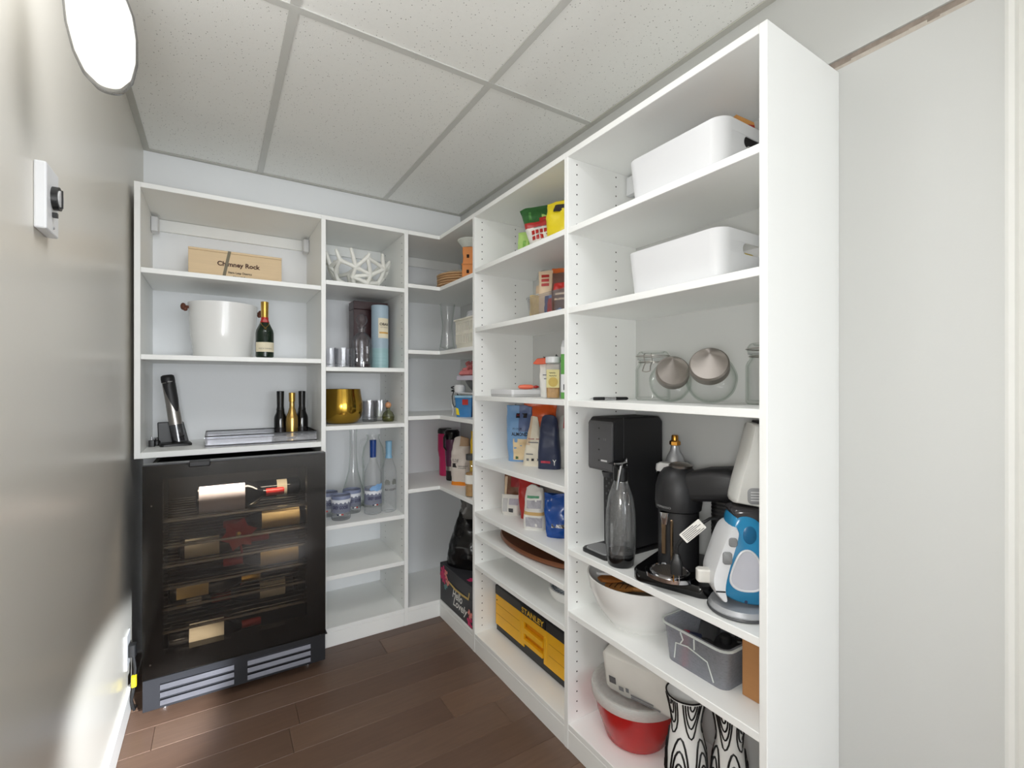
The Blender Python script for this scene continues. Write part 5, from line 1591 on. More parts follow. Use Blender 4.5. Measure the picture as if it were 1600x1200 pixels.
# glass jars
def clip_jar(label, loc, rz, r=0.053):
    t = thing('clip_top_jar', label, 'jar', loc, rz, 'clear clip-top jars')
    build('jar_body', M().lathe([(0, 0), (r - 0.006, 0), (r, 0.006), (r, 0.098), (r - 0.004, 0.108), (r - 0.010, 0.116), (r - 0.010, 0.128), (r - 0.013, 0.128), (r - 0.014, 0.115), (r - 0.004, 0.098), (r - 0.004, 0.010), (0, 0.008)], 40), GLASSG, t, smooth=50)
    build('glass_lid', M().lathe([(r - 0.010, 0.1325), (r - 0.004, 0.134), (r - 0.004, 0.146), (r - 0.010, 0.154), (r - 0.016, 0.156), (r - 0.020, 0.150), (0, 0.150)], 40), GLASSG, t, smooth=50)
    build('rubber_seal', M().lathe([(r - 0.012, 0.1285), (r - 0.005, 0.1285), (r - 0.005, 0.1322), (r - 0.012, 0.1322)], 36), thin_glass('pale silicone', (240, 240, 236), frost=0.5), t, smooth=50)
    w_ = M()
    w_.tube([((r - 0.008) * math.cos(2 * PI * k / 32), (r - 0.008) * math.sin(2 * PI * k / 32), 0.122) for k in range(32)], 0.0014, 6, closed=True)
    w_.tube([((r - 0.001) * math.cos(2 * PI * k / 32), (r - 0.001) * math.sin(2 * PI * k / 32), 0.141) for k in range(32)], 0.0014, 6, closed=True)
    for s in (-1, 1):
        w_.tube([(-r + 0.007, s * 0.012, 0.122), (-r - 0.002, s * 0.012, 0.135), (-r - 0.006, s * 0.011, 0.143), (-r + 0.003, s * 0.010, 0.147)], 0.0014, 6)
        w_.tube([(-r + 0.007, s * 0.010, 0.118), (-r - 0.008, s * 0.010, 0.108), (-r - 0.018, s * 0.012, 0.092)], 0.0015, 6)
    w_.tube([(-r - 0.018, -0.012, 0.092), (-r - 0.0195, 0, 0.089), (-r - 0.018, 0.012, 0.092)], 0.0015, 6)
    build('wire_clip', w_, STEEL, t)
    return t


clip_jar('clear clip-top jar at back left of near jar shelf', (1.182, 1.030, 1.111), 25)
clip_jar('clear clip-top jar half hidden by near end panel', (1.180, 0.656, 1.111), 35)


def tilt_jar(label, loc, axis, r, lr, L):
    """round cookie jar leaning back, its wide mouth closed by a brushed steel lid"""
    t = thing('cookie_jar', label, 'jar', loc, 0, 'tilted cookie jars with steel lids')
    ax = Vector(axis).normalized()
    R = Matrix.Translation((0, 0, r)) @ ax.to_track_quat('Z', 'Y').to_matrix().to_4x4()
    rb = r
    build('jar_body', M().lathe([(0, -0.80 * rb), (0.58 * rb, -0.80 * rb), (0.80 * rb, -0.58 * rb), (0.96 * rb, -0.26 * rb), (rb, 0.05 * rb), (0.93 * rb, 0.42 * rb), (0.78 * rb, 0.70 * rb), (lr * 0.90, 0.88 * rb), (lr * 0.90, 1.08 * rb),
                                 (lr * 0.85, 1.08 * rb), (lr * 0.85, 0.87 * rb), (0.74 * rb, 0.66 * rb), (0.88 * rb, 0.4 * rb), (0.95 * rb, 0.05 * rb), (0.91 * rb, -0.25 * rb), (0.75 * rb, -0.55 * rb), (0, -0.74 * rb)], 44, mtx=R), GLASSG, t, smooth=50)
    build('steel_lid', M().lathe([(lr * 0.93, 0.93 * rb), (lr, 0.93 * rb), (lr, 0.93 * rb + L - 0.004), (lr - 0.004, 0.93 * rb + L), (0, 0.93 * rb + L)], 44, mtx=R), LIDM, t, smooth=40)
    return t


LIDM = mat('spun steel lid', (140, 134, 128), 0.40, 1.0, var=0.05)
LIDM.node_tree.nodes['Principled BSDF'].inputs['Anisotropic'].default_value = 0.8
tg = LIDM.node_tree.nodes.new('ShaderNodeTangent')
tg.direction_type = 'RADIAL'
tilt_jar('left tilted round cookie jar with brushed steel lid', (1.096, 0.892, 1.111), (-0.62, -0.62, 0.36), 0.058, 0.0445, 0.026)
tilt_jar('right tilted round cookie jar with larger brushed steel lid', (1.106, 0.768, 1.111), (-0.70, -0.42, 0.42), 0.064, 0.0475, 0.027)
t = thing('ballpoint_pen', 'black and silver pen lying at left of jar shelf', 'pen', (1.056, 1.105, 1.111), -22)
build('barrel', M().tube([(-0.048, 0, 0.0055), (-0.044, 0, 0.0055), (-0.01, 0, 0.0055)], [0.0035, 0.005, 0.0053], 12), BLACK, t)
build('grip', M().tube([(-0.0098, 0, 0.0055), (0.028, 0, 0.0055)], 0.0052, 12), CHROME, t)
build('cap_end', M().tube([(0.0282, 0, 0.0055), (0.066, 0, 0.0055), (0.070, 0, 0.0055)], [0.0054, 0.005, 0.003], 12), BLACK, t)
build('nib', M().tube([(-0.0482, 0, 0.0055), (-0.058, 0, 0.0055)], [0.0032, 0.0008], 10), CHROME, t)

# soda machine
t = thing('soda_maker', 'tall matt black soda machine with grey control panel at left of coffee shelf', 'soda maker', (1.0, 1.078, 0.639), -90)
# local: x along the shelf, -y towards the room, machine depth along +y
hw = 0.054
side = [(0.0, 0.262), (0.0, 0.405), (0.014, 0.421), (0.206, 0.421), (0.222, 0.404), (0.222, 0.012), (0.066, 0.012), (0.062, 0.25), (0.05, 0.252)]
build('machine_body', M().prism(side, -hw, hw, axis='x'), BLACKM, t, smooth=0, bevel=0.005, seg=3)
build('control_panel', M().prism([(-0.0012, 0.266), (-0.0012, 0.402), (0.0035, 0.410), (0.0035, 0.258)], -hw + 0.002, hw - 0.002, axis='x'), mat('graphite panel', (78, 78, 80), 0.45), t, smooth=0, bevel=0.0005)
for k in range(4):
    build('indicator', M().lathe([(0, 0), (0.0028, 0), (0.0022, 0.001), (0, 0.001)], 12, mtx=front(-0.004, -0.0012, 0.388 - k * 0.033)), BLACK, t)
build('silver_mark', M().box(0.006, 0.032, -0.0022, -0.0012, 0.2875, 0.2925), LGREY, t, smooth=0)
text('I II', 0.010, TXT_G, t, front(0.022, -0.0016, 0.355), h=0.007)
build('seam', M().prism([(0.045, 0.256), (0.047, 0.256), (0.047, 0.422), (0.045, 0.422)], hw - 0.002, hw + 0.0004, axis='x'), DGREY, t, smooth=0)
m = M()
for i in range(4):
    for k in range(18):
        m.sphere((-0.036 + i * 0.024 + (k % 2) * 0.012, 0.0615, 0.03 + k * 0.0118), 0.0042, 8, 4, sc=(1, 0.35, 1))
build('textured_back', m, DGREY, t, kind='stuff')
build('base_plate', M().rings([[(x, y + 0.10, z) for x, y in rrect(0.122 * k, 0.255 * k, 0.02, 5)] for z, k in ((0, 1), (0.008, 1), (0.0115, 0.97))]), BLACK, t)
build('drip_tray', M().rings([[(x, y + 0.012, z) for x, y in rrect(0.098 * k, 0.07 * k, 0.02, 5)] for z, k in ((0.0118, 1), (0.016, 0.96))]), MGREY, t)
build('carbonating_nozzle', M().lathe([(0, 0.235), (0.012, 0.235), (0.017, 0.2515), (0, 0.2515)], 20, mtx=Matrix.Translation((0, 0.03, 0))), DGREY, t)
for z in (0.15, 0.24):
    build('side_dimple', M().sphere((hw, 0.20, z), 0.008, 12, 8, sc=(0.4, 1, 1.8)), BLACKG, t)

t = thing('carbonating_bottle', 'clear tall carbonating bottle with black base in front of soda machine', 'bottle', (0.994, 0.985, 0.639))
build('bottle_body', M().lathe([(0.0405, 0.030), (0.0425, 0.05), (0.0435, 0.11), (0.042, 0.155), (0.036, 0.195), (0.025, 0.228), (0.0185, 0.245), (0.0185, 0.262), (0.0165, 0.262), (0.0165, 0.244), (0.023, 0.226), (0.034, 0.193), (0.0395, 0.155), (0.041, 0.11), (0.040, 0.05), (0.0385, 0.031)], 40),
      thin_glass('bottle plastic', (254, 254, 254), (160, 162, 164), 0.06, 0.5, frost=0.07), t, smooth=60)
build('black_base', M().lathe([(0, 0.0), (0.033, 0), (0.037, 0.004), (0.0405, 0.0295), (0.039, 0.040), (0, 0.036)], 36), BLACKG, t, smooth=40)
build('cap', M().lathe([(0.019, 0.243), (0.0215, 0.246), (0.0215, 0.283), (0.017, 0.289), (0, 0.289)], 28), BLACK, t)
vv = M()
for k in range(2):
    pts = [(-0.006 + 0.018 * math.cos(q), -0.0385 + 0.006 * abs(math.sin(q)), 0.195 + 0.022 * math.sin(q)) for q in [PI + PI * i / 8 for i in range(9)]]
build('moulded_oval', M().tube([(-0.014 + 0.011 * math.cos(q), -0.0365 + 0.004 * math.sin(q), 0.20 + 0.020 * math.sin(q)) for q in [2 * PI * i / 20 for i in range(20)]], 0.0012, 6, closed=True), thin_glass('clear rib', refl=0.3), t)
t = thing('bottle_bracket', 'silver forked snap-lock bracket above the carbonating bottle', 'bracket', (0.994, 0.985, 0.9288), 8)
br = M()
br.prism([(-0.052, 0.008), (-0.012, 0.012), (0.012, 0.006), (0.008, 0.0), (-0.012, 0.004), (-0.036, 0.004)], -0.018, 0.010)
build('collar', br, BLACKG, t, bevel=0.002)
build('silver_arm', M().tube([(-0.014, -0.012, 0.006), (-0.028, -0.018, -0.012), (-0.044, -0.02, -0.064)], [0.005, 0.005, 0.003], 8), CHROME, t)
build('silver_arm', M().tube([(0.016, 0.004, 0.002), (0.05, 0.02, 0.01), (0.046, 0.012, -0.02), (0.03, 0.0, -0.06)], [0.004, 0.005, 0.004, 0.003], 8), CHROME, t)
build('silver_lip', M().tube([(-0.052, -0.018, 0.010), (-0.02, -0.02, 0.008), (0.0, -0.018, 0.0105)], 0.003, 8), CHROME, t)

t = thing('gas_cylinder', 'grey gas cylinder with brass valve and blue band behind machines', 'gas cylinder', (1.195, 0.955, 0.639))
build('cylinder_body', M().lathe([(0, 0), (0.028, 0), (0.030, 0.006), (0.030, 0.268)], 32).lathe([(0.030, 0.2752), (0.029, 0.285), (0.022, 0.305), (0.0135, 0.318), (0.0115, 0.335), (0, 0.335)], 32), mat('pale aluminium', (196, 198, 202), 0.35, 0.6, var=0.06), t)
build('blue_band', M().lathe([(0.0303, 0.262), (0.0303, 0.275)], 32), mat('valve blue', (40, 90, 170), 0.4), t, smooth=60, fix=False)
build('blue_sleeve', M().lathe([(0.0303, 0.08), (0.0303, 0.255)], 32), mat('cylinder white sleeve', (214, 218, 224), 0.4, var=0.05), t, smooth=60, fix=False)
build('valve_nut', M().lathe([(0.012, 0.3352), (0.0165, 0.337), (0.0165, 0.347), (0.012, 0.35), (0, 0.35)], 6), BRASS, t, smooth=0)
build('valve_stem', M().lathe([(0.010, 0.3502), (0.010, 0.364), (0.0085, 0.367), (0, 0.367)], 20), BRASS, t)

# coffee machine
t = thing('coffee_maker', 'black domed coffee machine with chrome lever and drip grid', 'coffee maker', (1.068, 0.842, 0.639), -72)
# local -y faces the room
build('machine_base', M().rings([[(x + 0.012, y + 0.012, z) for x, y in rrect(0.205 * k, 0.235 * k, 0.03, 6)] for z, k in ((0, 0.98), (0.004, 1), (0.024, 1), (0.029, 0.97))]), BLACKG, t, smooth=40)
build('column', M().lathe([(0.053, 0.0295), (0.053, 0.182), (0, 0.182)], 36), BLACKM, t)
build('chrome_insert', M().box(-0.026, -0.014, -0.0555, -0.049, 0.07, 0.165).box(-0.002, 0.006, -0.056, -0.050, 0.055, 0.165), mat('bronzed chrome', (150, 128, 104), 0.15, 1.0), t, smooth=0, bevel=0.002)
build('brew_head', M().lathe([(0.050, 0.183), (0.059, 0.186), (0.0615, 0.205), (0.060, 0.245), (0.052, 0.275), (0.038, 0.294), (0.020, 0.302), (0, 0.303)], 40), BLACKM, t, smooth=50)
build('spout', M().rings([[(x * k - 0.016, y * k - 0.052, z) for x, y in rrect(0.026, 0.022, 0.008, 4)] for z, k in ((0.150, 0.5), (0.168, 0.9), (0.183, 1.0))]), CHROME, t)
build('silver_cap', M().lathe([(0.030, 0.297), (0.032, 0.3035), (0.022, 0.309), (0, 0.310)], 32, mtx=Matrix.Translation((0.006, 0.0, 0))), STEEL, t)
build('lever', M().rings([[(x, y, z) for x, y in rrect(w_, 0.026, 0.011, 4, cx=cx_)] for z, w_, cx_ in ((0.282, 0.030, -0.046), (0.287, 0.036, -0.045), (0.301, 0.050, -0.036), (0.306, 0.044, -0.030))]), mat('satin silver lever', (206, 206, 206), 0.3, 0.4), t)
build('arm_housing', M().rings([[(0.02 + x_, y, z) for y, z in rrect(0.090 * k, 0.085 * k, 0.025, 5, cy=zc)] for x_, k, zc in ((0.0, 0.9, 0.247), (0.06, 1.0, 0.262), (0.115, 1.0, 0.270), (0.135, 0.85, 0.268))]), BLACKM, t, smooth=50)
wt = M()
for k in range(10):
    z0 = 0.13 + k * 0.0095
    wt.lathe([(0.034, z0), (0.0365, z0 + 0.002), (0.0365, z0 + 0.006), (0.034, z0 + 0.0085)], 28, mtx=Matrix.Translation((0.118, 0.02, 0)))
wt.lathe([(0, 0.030), (0.036, 0.030), (0.036, 0.13), (0.034, 0.225), (0, 0.225)], 28, mtx=Matrix.Translation((0.118, 0.02, 0)))
build('ribbed_tank', wt, BLACK, t)
build('tank_base', M().rings([[(x + 0.118, y + 0.02, z) for x, y in rrect(0.078, 0.078, 0.03, 5)] for z in (0, 0.029)]), BLACKG, t)
dg = M()
dg.lathe([(0.046, 0.0295), (0.050, 0.031), (0.050, 0.045), (0.046, 0.047), (0.043, 0.043), (0.043, 0.034), (0, 0.034)], 40, mtx=Matrix.Translation((0.010, -0.088, 0)))
build('drip_cup', dg, CHROME, t, smooth=40)
gr = M()
for k in range(11):
    q = -0.036 + k * 0.0072
    L_ = math.sqrt(0.042 ** 2 - q * q)
    gr.box(0.010 - L_, 0.010 + L_, -0.088 + q - 0.0014, -0.088 + q + 0.0014, 0.0425, 0.0455)
build('drip_grid', gr, STEEL, t, smooth=0)
build('tray_front', M().rings([[(0.010 + 0.062 * s * math.cos(q), -0.088 + 0.05 * s * math.sin(q), z) for q in [PI + PI * i / 16 for i in range(17)] ] for z, s in ((0.0296, 1.0), (0.040, 1.03), (0.040, 0.99), (0.0296, 0.96))], cap=False, closed=False), CHROME, t, smooth=40)
w = lambda x, y: Vector((0.0625 * math.sin(x / 0.0625 - 0.35), -0.0625 * math.cos(x / 0.0625 - 0.35), 0.197 + y))
text('NESPRESSO', 0.050, mat('engraved silver print', (150, 150, 150), 0.4), t, None, warp=w, h=0.0052)

t = thing('power_plug', 'black power plug with printed white tag hanging before coffee machine', 'plug', (0.957, 0.760, 0.676), -58)
build('plug_body', M().rings([[(x * k, y * k, z) for x, y in rrect(0.028, 0.018, 0.007, 4)] for z, k in ((0.020, 1), (0.048, 1), (0.058, 0.7), (0.070, 0.42))]), BLACK, t)
for s in (-1, 1):
    build('prong', M().box(s * 0.0065 - 0.0009, s * 0.0065 + 0.0009, -0.003, 0.003, 0.0, 0.0195), BRASS if s < 0 else CHROME, t, smooth=0)
build('cord', M().tube([(0, 0, 0.070), (0.001, 0.0, 0.088), (0.010, 0.002, 0.102), (0.024, 0.004, 0.116), (0.058, 0.008, 0.150), (0.075, 0.022, 0.160), (0.096, 0.040, 0.158)], 0.0036, 8), BLACK, t)
tg_ = Matrix.Translation((0.038, -0.002, 0.133)) @ Matrix.Rotation(math.radians(-45), 4, 'Y') @ Matrix.Rotation(PI / 2, 4, 'X')
build('paper_tag', M().rings([[(x, y, z) for x, y in rrect(0.062, 0.026, 0.002, 2)] for z in (0.0065, 0.0071)], mtx=tg_), PAPERW, t, smooth=0)
for k in range(6):
    build('ink_line', M().box(-0.026, 0.026 - (k % 3) * 0.008, -0.011 + k * 0.0038, -0.0094 + k * 0.0038, 0.0072, 0.0076, mtx=tg_), TXT_G, t, smooth=0)

# hand vacuum, drawn in its side view and rounded
t = thing('hand_vacuum', 'white and blue upright handheld vacuum at right of coffee shelf', 'vacuum', (1.030, 0.640, 0.639), -40)


def chaikin(o, n=2):
    for _ in range(n):
        q = []
        for (ax, az), (bx, bz) in zip(o, o[1:] + o[:1]):
            q += [(0.75 * ax + 0.25 * bx, 0.75 * az + 0.25 * bz), (0.25 * ax + 0.75 * bx, 0.25 * az + 0.75 * bz)]
        o = q
    return o


def puffed(outline, th, k=0.72, m=None, y0=0.0, mtx=None, rounds=2):
    """an outline in x,z given rounded thickness"""
    outline = chaikin(outline, rounds)
    cx_ = sum(p[0] for p in outline) / len(outline)
    cz_ = sum(p[1] for p in outline) / len(outline)
    rg = []
    for s, y in ((k, -1.0), (k + (1 - k) * 0.6, -0.82), (1.0, -0.35), (1.0, 0.35), (k + (1 - k) * 0.6, 0.82), (k, 1.0)):
        rg.append([(cx_ + (x - cx_) * s, y0 + y * th / 2, cz_ + (z - cz_) * s) for x, z in outline])
    return (m or M()).rings(rg, mtx=mtx)


build('charger_base', M().lathe([(0, 0), (0.064, 0), (0.068, 0.004), (0.069, 0.011), (0.064, 0.020), (0, 0.022)], 44, mi=0), mat('silver base', (178, 180, 184), 0.3, 0.3), t)
build('base_ring', M().lathe([(0.0695, 0.001), (0.0715, 0.004), (0.0695, 0.008)], 44), DGREY, t)
nose = [(0.020, 0.432), (0.082, 0.432), (0.096, 0.30), (0.100, 0.236), (-0.022, 0.252), (-0.014, 0.295), (0.004, 0.36)]
build('nozzle', puffed([(0.020, 0.434), (0.022, 0.4345), (0.080, 0.4345), (0.082, 0.434), (0.096, 0.30), (0.100, 0.236), (0.096, 0.234), (-0.018, 0.251), (-0.022, 0.254), (-0.014, 0.295), (0.004, 0.36)], 0.072, 0.92, rounds=1), mat('off white vacuum plastic', (212, 212, 208), 0.3), t, smooth=60)
build('nozzle_intake', M().box(0.032, 0.080, -0.02, 0.02, 0.425, 0.4395), BLACK, t, smooth=0, bevel=0.002)
bowl_ = [(-0.022, 0.250), (0.100, 0.234), (0.102, 0.10), (0.06, 0.08), (0.01, 0.20), (-0.030, 0.226)]
build('dust_bowl', puffed(bowl_, 0.074, 0.9), mat('smoky dust bowl', (52, 50, 52), 0.12, var=0.15), t, smooth=60)
blue = [(-0.026, 0.232), (0.005, 0.238), (0.034, 0.222), (0.046, 0.18), (0.052, 0.10), (0.100, 0.070), (0.104, 0.030), (0.06, 0.0225), (0.0, 0.0225), (-0.046, 0.040), (-0.060, 0.064), (-0.058, 0.10), (-0.030, 0.19)]
build('blue_body', puffed(blue, 0.078, 0.9), TEAL, t, smooth=60)
grip = [(-0.026, 0.205), (-0.018, 0.205), (-0.014, 0.190), (-0.034, 0.12), (-0.048, 0.06), (-0.040, 0.03), (-0.048, 0.028), (-0.070, 0.055), (-0.074, 0.085), (-0.062, 0.125), (-0.040, 0.19)]
build('white_handle', puffed(grip, 0.092, 0.93), WPLAST, t, smooth=60)
inset = [(-0.010, 0.150), (0.010, 0.152), (0.028, 0.130), (0.036, 0.085), (0.028, 0.062), (-0.010, 0.060), (-0.030, 0.070), (-0.036, 0.088), (-0.022, 0.13)]
inset = chaikin(inset)
build('handle_opening', M().prism(inset, -0.0432, -0.036), mat('pale grey panel', (196, 196, 204), 0.5), t, smooth=0, bevel=0.001)
build('opening_rim', M().tube([(x, -0.0425, z) for x, z in inset], 0.0026, 8, closed=True), WPLAST, t)
build('upper_recess', M().sphere((0.008, -0.034, 0.185), 0.022, 16, 10, sc=(0.9, 0.35, 1.25)), mat('deep vacuum blue', (26, 96, 136), 0.3), t)
for (x, z, w_, h_) in ((-0.030, 0.170, 0.018, 0.020), (-0.042, 0.134, 0.020, 0.028)):
    build('button', M().rings([[(x + a_ * k, y, z + b_ * k) for a_, b_ in rrect(w_, h_, 0.006, 4)] for y, k in ((-0.042, 1), (-0.0485, 1), (-0.050, 0.85))]), MGREY, t)
build('release_button', M().rings([[(0.022 + a_ * k, y, 0.272 + b_ * k) for a_, b_ in rrect(0.036, 0.036, 0.010, 4)] for y, k in ((-0.034, 1), (-0.0378, 1), (-0.039, 0.9))]), MGREY, t)
for k in range(4):
    build('button_rib', M().box(0.010, 0.034, -0.0402, -0.0391, 0.262 + k * 0.006, 0.2645 + k * 0.006), LGREY, t, smooth=0)
text('18V', 0.020, TXT_G, t, front(0.058, -0.0368, 0.385), h=0.008)
build('slot', M().box(-0.066, -0.046, -0.0475, -0.0455, 0.0565, 0.0595), BLACK, t, smooth=0)
for x, z in ((0.062, 0.080), (0.0, 0.035)):
    build('screw_hole', M().lathe([(0, 0), (0.0035, 0), (0.0035, 0.002), (0, 0.002)], 12, mtx=front(x, -0.0378, z)), NAVY, t)
build('docking_tab', M().rings([[(-0.082 + x, -0.006 + y, z) for x, y in rrect(0.034, 0.026, 0.008, 4)] for z in (0.064, 0.094)]), mat('off white tab', (214, 212, 206), 0.5), t, bevel=0.003)

# white bowl with utensils
t = thing('mixing_bowl', 'large white ceramic bowl holding wooden utensils', 'bowl', (1.096, 1.008, 0.442))
def bp(r0):
    return [(0, 0.0), (r0 * 0.58, 0.0), (r0 * 0.60, 0.006), (r0 * 0.66, 0.016), (r0 * 0.82, 0.05), (r0 * 0.95, 0.098), (r0, 0.140), (r0 * 0.972, 0.140), (r0 * 0.92, 0.098), (r0 * 0.79, 0.054), (r0 * 0.62, 0.024), (0, 0.020)]
build('bowl_body', M().lathe(bp(0.157), 64), CERAM, t, smooth=60)
U = thing('salad_server', 'wooden striped salad server lying in white bowl', 'utensil', (1.043, 1.040, 0.540), -50, 'wooden utensils in the white bowl')
def paddle(L_, w_, th, hl):
    m = M()
    rg = []
    for k in range(9):
        q = k / 8
        x = -L_ / 2 + L_ * q
        wd = w_ * math.sin(PI * (0.12 + 0.82 * q)) ** 0.7
        rg.append([(x, y * wd / 2, z * th / 2) for y, z in [(math.cos(2 * PI * i / 14), math.sin(2 * PI * i / 14)) for i in range(14)]])
    m.rings(rg)
    m.tube([(L_ / 2 - 0.006, 0, 0), (L_ / 2 + hl, 0, 0.004)], [0.007, 0.006], 8)
    return m
R12 = Matrix.Rotation(math.radians(6), 4, 'Y')
p_ = build('server_body', paddle(0.085, 0.062, 0.012, 0.075), WOODU, U, smooth=60)
for k in range(4):
    build('burnt_stripe', M().tube([(-0.028 + k * 0.016, -0.016, 0.0062), (-0.020 + k * 0.016, 0.016, 0.0062)], 0.0014, 5), mat('burnt stripe', (84, 50, 26), 0.7), U)
U = thing('wooden_spatula', 'broad brown wooden spatula leaning at left of white bowl', 'utensil', (1.062, 1.080, 0.552), -15, 'wooden utensils in the white bowl')
build('spatula_body', paddle(0.10, 0.07, 0.010, 0.05), mat('amber wood', (168, 104, 46), 0.4, var=0.2, stretch=(8, 2, 2)), U, smooth=60)
U = thing('white_spatula', 'white flat spatula lying over the wooden utensils', 'utensil', (1.080, 1.062, 0.566), -40)
build('blade', M().rings([[(x, y, z) for x, y in rrect(0.062, 0.032, 0.008, 4, cx=-0.05)] for z in (0, 0.006)]), WPLAST, U)
build('handle', M().tube([(-0.02, 0, 0.003), (0.09, 0, 0.006)], 0.006, 8), WPLAST, U)
U = thing('patterned_pot_mat', 'grey patterned flat pot mat in bottom of white bowl', 'mat', (1.096, 0.995, 0.518), 20)
build('mat_body', M().lathe([(0, 0), (0.098, 0), (0.100, 0.004), (0.098, 0.008), (0, 0.008)], 40), mat('taupe mat', (150, 132, 112), 0.7, var=0.1), U)
for k in range(9):
    a = 2 * PI * k / 9
    build('leaf_print', M().add([(0.06 * math.cos(a), 0.06 * math.sin(a), 0.0085), (0.072 * math.cos(a + 0.12), 0.072 * math.sin(a + 0.12), 0.0085), (0.086 * math.cos(a), 0.086 * math.sin(a), 0.0085), (0.072 * math.cos(a - 0.12), 0.072 * math.sin(a - 0.12), 0.0085)], [(0, 1, 2, 3)]), DGREY, U, smooth=0, fix=False)

# clear bin with black gadgets
t = open_bin('gadget_bin', 'clear plastic bin full of black gadgets beside cardboard box', 'bin', (1.102, 0.746, 0.442), 0, 0.210, 0.186, 0.100, PLASTC, lip=0.005, r=0.022)
build('bin_lip', M().tube([(x, y, 0.0985) for x, y in rrect(0.2215, 0.1975, 0.028, 5)], 0.0032, 6, closed=True), PLASTL, t)
gb = M()
for pth in ([(-0.108, -0.062, 0.015), (-0.108, -0.045, 0.055), (-0.1085, 0.01, 0.066), (-0.1085, 0.045, 0.060), (-0.108, 0.05, 0.02)],):
    gb.tube(pth, 0.0016, 6)
gb.tube([(-0.1095, -0.01, 0.068), (-0.1105, -0.01, 0.094)], 0.0018, 6)
gb.tube([(-0.1095, 0.03, 0.066), (-0.1105, 0.022, 0.078), (-0.1105, 0.03, 0.094)], 0.0018, 6)
build('moulded_rib', gb, PLASTL, t)
zg = 0.4455
t = thing('hair_dryer', 'dark grey tubular gadget lying in the clear bin', 'gadget', (1.10, 0.77, zg), 30)
build('barrel', M().tube([(-0.07, 0, 0.058), (0.0, 0, 0.064), (0.065, 0, 0.070)], [0.024, 0.026, 0.024], 20), DGREY, t)
build('front_ring', M().tube([(-0.0705, 0, 0.058), (-0.078, 0, 0.057)], 0.026, 20), BLACK, t)
build('support_foot', M().box(-0.04, 0.04, -0.018, 0.018, 0, 0.036), BLACKM, t, smooth=0, bevel=0.006, seg=2)
t = thing('black_gadget', 'black boxy kitchen gadget at front of clear bin', 'gadget', (1.075, 0.706, zg), 10)
build('gadget_body', M().rings([[(x * k, y * k, z) for x, y in rrect(0.085, 0.06, 0.015, 4)] for z, k in ((0, 0.95), (0.06, 1), (0.075, 0.85))]), BLACKM, t)
build('gadget_knob', M().lathe([(0.016, 0.0752), (0.016, 0.088), (0.012, 0.092), (0, 0.092)], 20), BLACK, t)
t = thing('red_blue_packet', 'small red and blue packet among black gadgets in bin', 'packet', (1.025, 0.772, zg), -60)
build('packet_body', M().box(-0.016, 0.03, -0.012, 0.012, 0, 0.08), NAVY, t, smooth=0, bevel=0.002)
build('red_panel', M().box(-0.0165, -0.002, -0.0125, 0.0125, 0.0, 0.0805), mat('magenta print', (176, 36, 70), 0.5), t, smooth=0)
t = thing('coiled_cord', 'black coiled cord heaped in right end of bin', 'cord', (1.135, 0.685, zg))
rc = random.Random(8)
build('cord', M().tube([((0.032 + 0.006 * math.sin(k * 0.7)) * math.cos(k * 0.6), (0.024) * math.sin(k * 0.6), 0.006 + 0.0015 * k) for k in range(50)], 0.0042, 6), BLACK, t)
t = thing('cardboard_box', 'plain brown cardboard box squeezed against near end panel', 'box', (1.125, 0.593, 0.442))
build('box_body', M().box(-0.092, 0.092, -0.044, 0.044, 0, 0.138), CARD, t, smooth=0, bevel=0.0015)
build('top_flap', M().box(-0.092, 0.0, -0.044, 0.044, 0.1385, 0.1415).box(0.001, 0.092, -0.044, 0.044, 0.1385, 0.1415), CARD, t, smooth=0)

# bottom board
t = thing('lidded_bowl', 'red mixing bowl with translucent white lid on bottom near board', 'bowl', (1.098, 1.024, 0.083))
build('bowl_body', M().lathe([(0, 0), (0.085, 0), (0.092, 0.006), (0.118, 0.08), (0.128, 0.138), (0.124, 0.138), (0.114, 0.08), (0.088, 0.010), (0, 0.008)], 56), mat('cherry red plastic', (188, 26, 26), 0.22, var=0.04), t, smooth=60)
build('lid', M().lathe([(0.129, 0.126), (0.1345, 0.128), (0.136, 0.150), (0.132, 0.156), (0.122, 0.155), (0.112, 0.148), (0, 0.149)], 56), PLASTL, t, smooth=40)
build('lid_ridge', M().lathe([(0.066, 0.1492), (0.069, 0.1515), (0.072, 0.1492)], 48), PLASTL, t, smooth=60)
t = thing('wrapped_napkins', 'plastic-wrapped white package tilted across red bowl lid', 'package', (1.115, 0.955, 0.2425), -74)
WRAP = mat('clear wrapped tissue', (222, 220, 214), 0.22, var=0.06, vscale=18, bump=0.5, bscale=22)
ln = Matrix.Rotation(math.radians(12), 4, 'X') @ Matrix.Rotation(math.radians(0), 4, 'Y')
build('package_body', M().rings([[(x, y, z + 0.004 * noise.noise(Vector((x * 30, y * 30, z * 30)))) for x, z in rrect(0.25 * k, 0.125 * k, 0.012, 4, cy=0.068)] for y, k in ((-0.085, 0.93), (-0.078, 1.0), (0.06, 1.0), (0.07, 0.92))], mtx=Matrix.Translation((0, 0, 0.012)) @ ln), WRAP, t, smooth=50)
pm = Matrix.Translation((0, 0, 0.012)) @ ln
build('bar_print', M().add([(-0.108, -0.0862, 0.035), (-0.086, -0.0862, 0.035), (-0.086, -0.0862, 0.058), (-0.108, -0.0862, 0.058)], [(0, 1, 2, 3)], mtx=pm), mat('bar print', (90, 90, 92), 0.6, var=0.6, vscale=300, stretch=(0.05, 1, 1)), t, smooth=0, fix=False)
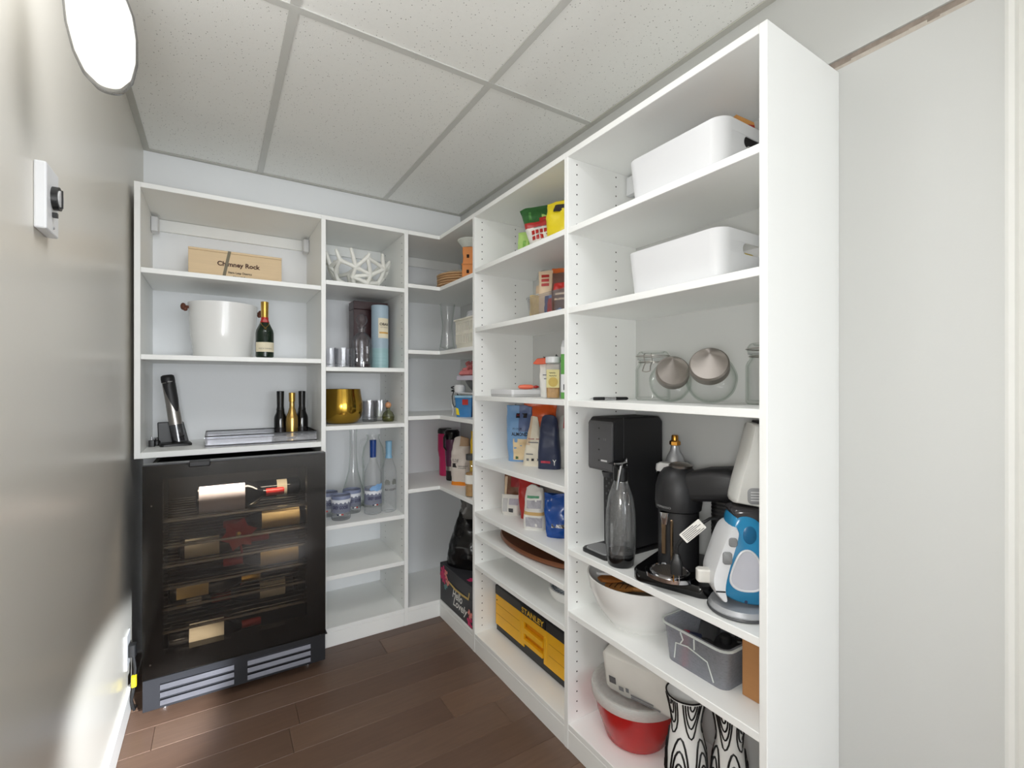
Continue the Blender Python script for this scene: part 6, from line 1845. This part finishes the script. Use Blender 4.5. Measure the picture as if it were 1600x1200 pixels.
for k, (x0, x1, z0) in enumerate(((-0.078, -0.062, 0.022), (-0.055, -0.045, 0.026), (-0.040, 0.03, 0.020), (-0.04, 0.05, 0.012))):
    build('grey_print', M().add([(x0, -0.0862, z0), (x1, -0.0862, z0), (x1, -0.0862, z0 + 0.006 + 0.008 * (k < 2)), (x0, -0.0862, z0 + 0.006 + 0.008 * (k < 2))], [(0, 1, 2, 3)], mtx=pm), TXT_G, t, smooth=0, fix=False)


def swirl_vase(label, loc, rz, H, r):
    t = thing('swirl_vase', label, 'vase', loc, rz, 'black and white patterned vases')
    prof = [(0, 0), (r * 0.7, 0), (r * 0.95, H * 0.08), (r * 1.12, H * 0.30), (r * 1.05, H * 0.52), (r * 0.78, H * 0.72), (r * 0.80, H * 0.80), (r * 0.95, H * 0.92), (r * 1.08, H)]
    inn = [(r * 1.03, H), (r * 0.90, H * 0.92), (r * 0.74, H * 0.78), (0, H * 0.76)]
    build('vase_body', M().lathe(prof + inn, 44), CERAM, t, smooth=60)

    def rad(z):
        for (ra, za), (rb_, zb_) in zip(prof[1:], prof[2:]):
            if za <= z <= zb_:
                return ra + (rb_ - ra) * (z - za) / (zb_ - za) if zb_ > za else ra
        return prof[-1][0]
    INK = mat('black glaze', (16, 16, 18), 0.25)
    build('black_rim', M().tube([(1.055 * r * math.cos(2 * PI * i / 40), 1.055 * r * math.sin(2 * PI * i / 40), H) for i in range(40)], 0.0022, 6, closed=True), INK, t)
    for base in range(5):
        a0 = base * 2 * PI / 5
        m = M()
        for k in range(4):
            pts = []
            for i in range(11):
                q = PI * i / 10
                a = a0 + (0.12 + 0.12 * k) * math.cos(q)
                z = H * 0.985 - (0.02 + 0.034 * k) * math.sin(q) * H / 0.3 * 0.75
                rr_ = rad(z) + 0.0004
                pts.append((rr_ * math.cos(a), rr_ * math.sin(a), z))
            m.tube(pts, 0.0021, 6)
        for k in range(4):
            pts = []
            for i in range(11):
                q = PI * i / 10
                a = a0 + 0.6 + (0.12 + 0.12 * k) * math.cos(q)
                z = H * 0.32 + (0.015 + 0.03 * k) * math.sin(q) * H / 0.3
                rr_ = rad(z) + 0.0004
                pts.append((rr_ * math.cos(a), rr_ * math.sin(a), z))
            m.tube(pts, 0.0026, 6)
        build('swirl_print', m, INK, t)
    return t


swirl_vase('black and white swirl-patterned vase beside red bowl', (1.017, 0.778, 0.083), 20, 0.292, 0.046)
swirl_vase('shorter black and white striped vase nearer the end panel', (1.082, 0.700, 0.083), 50, 0.272, 0.039)
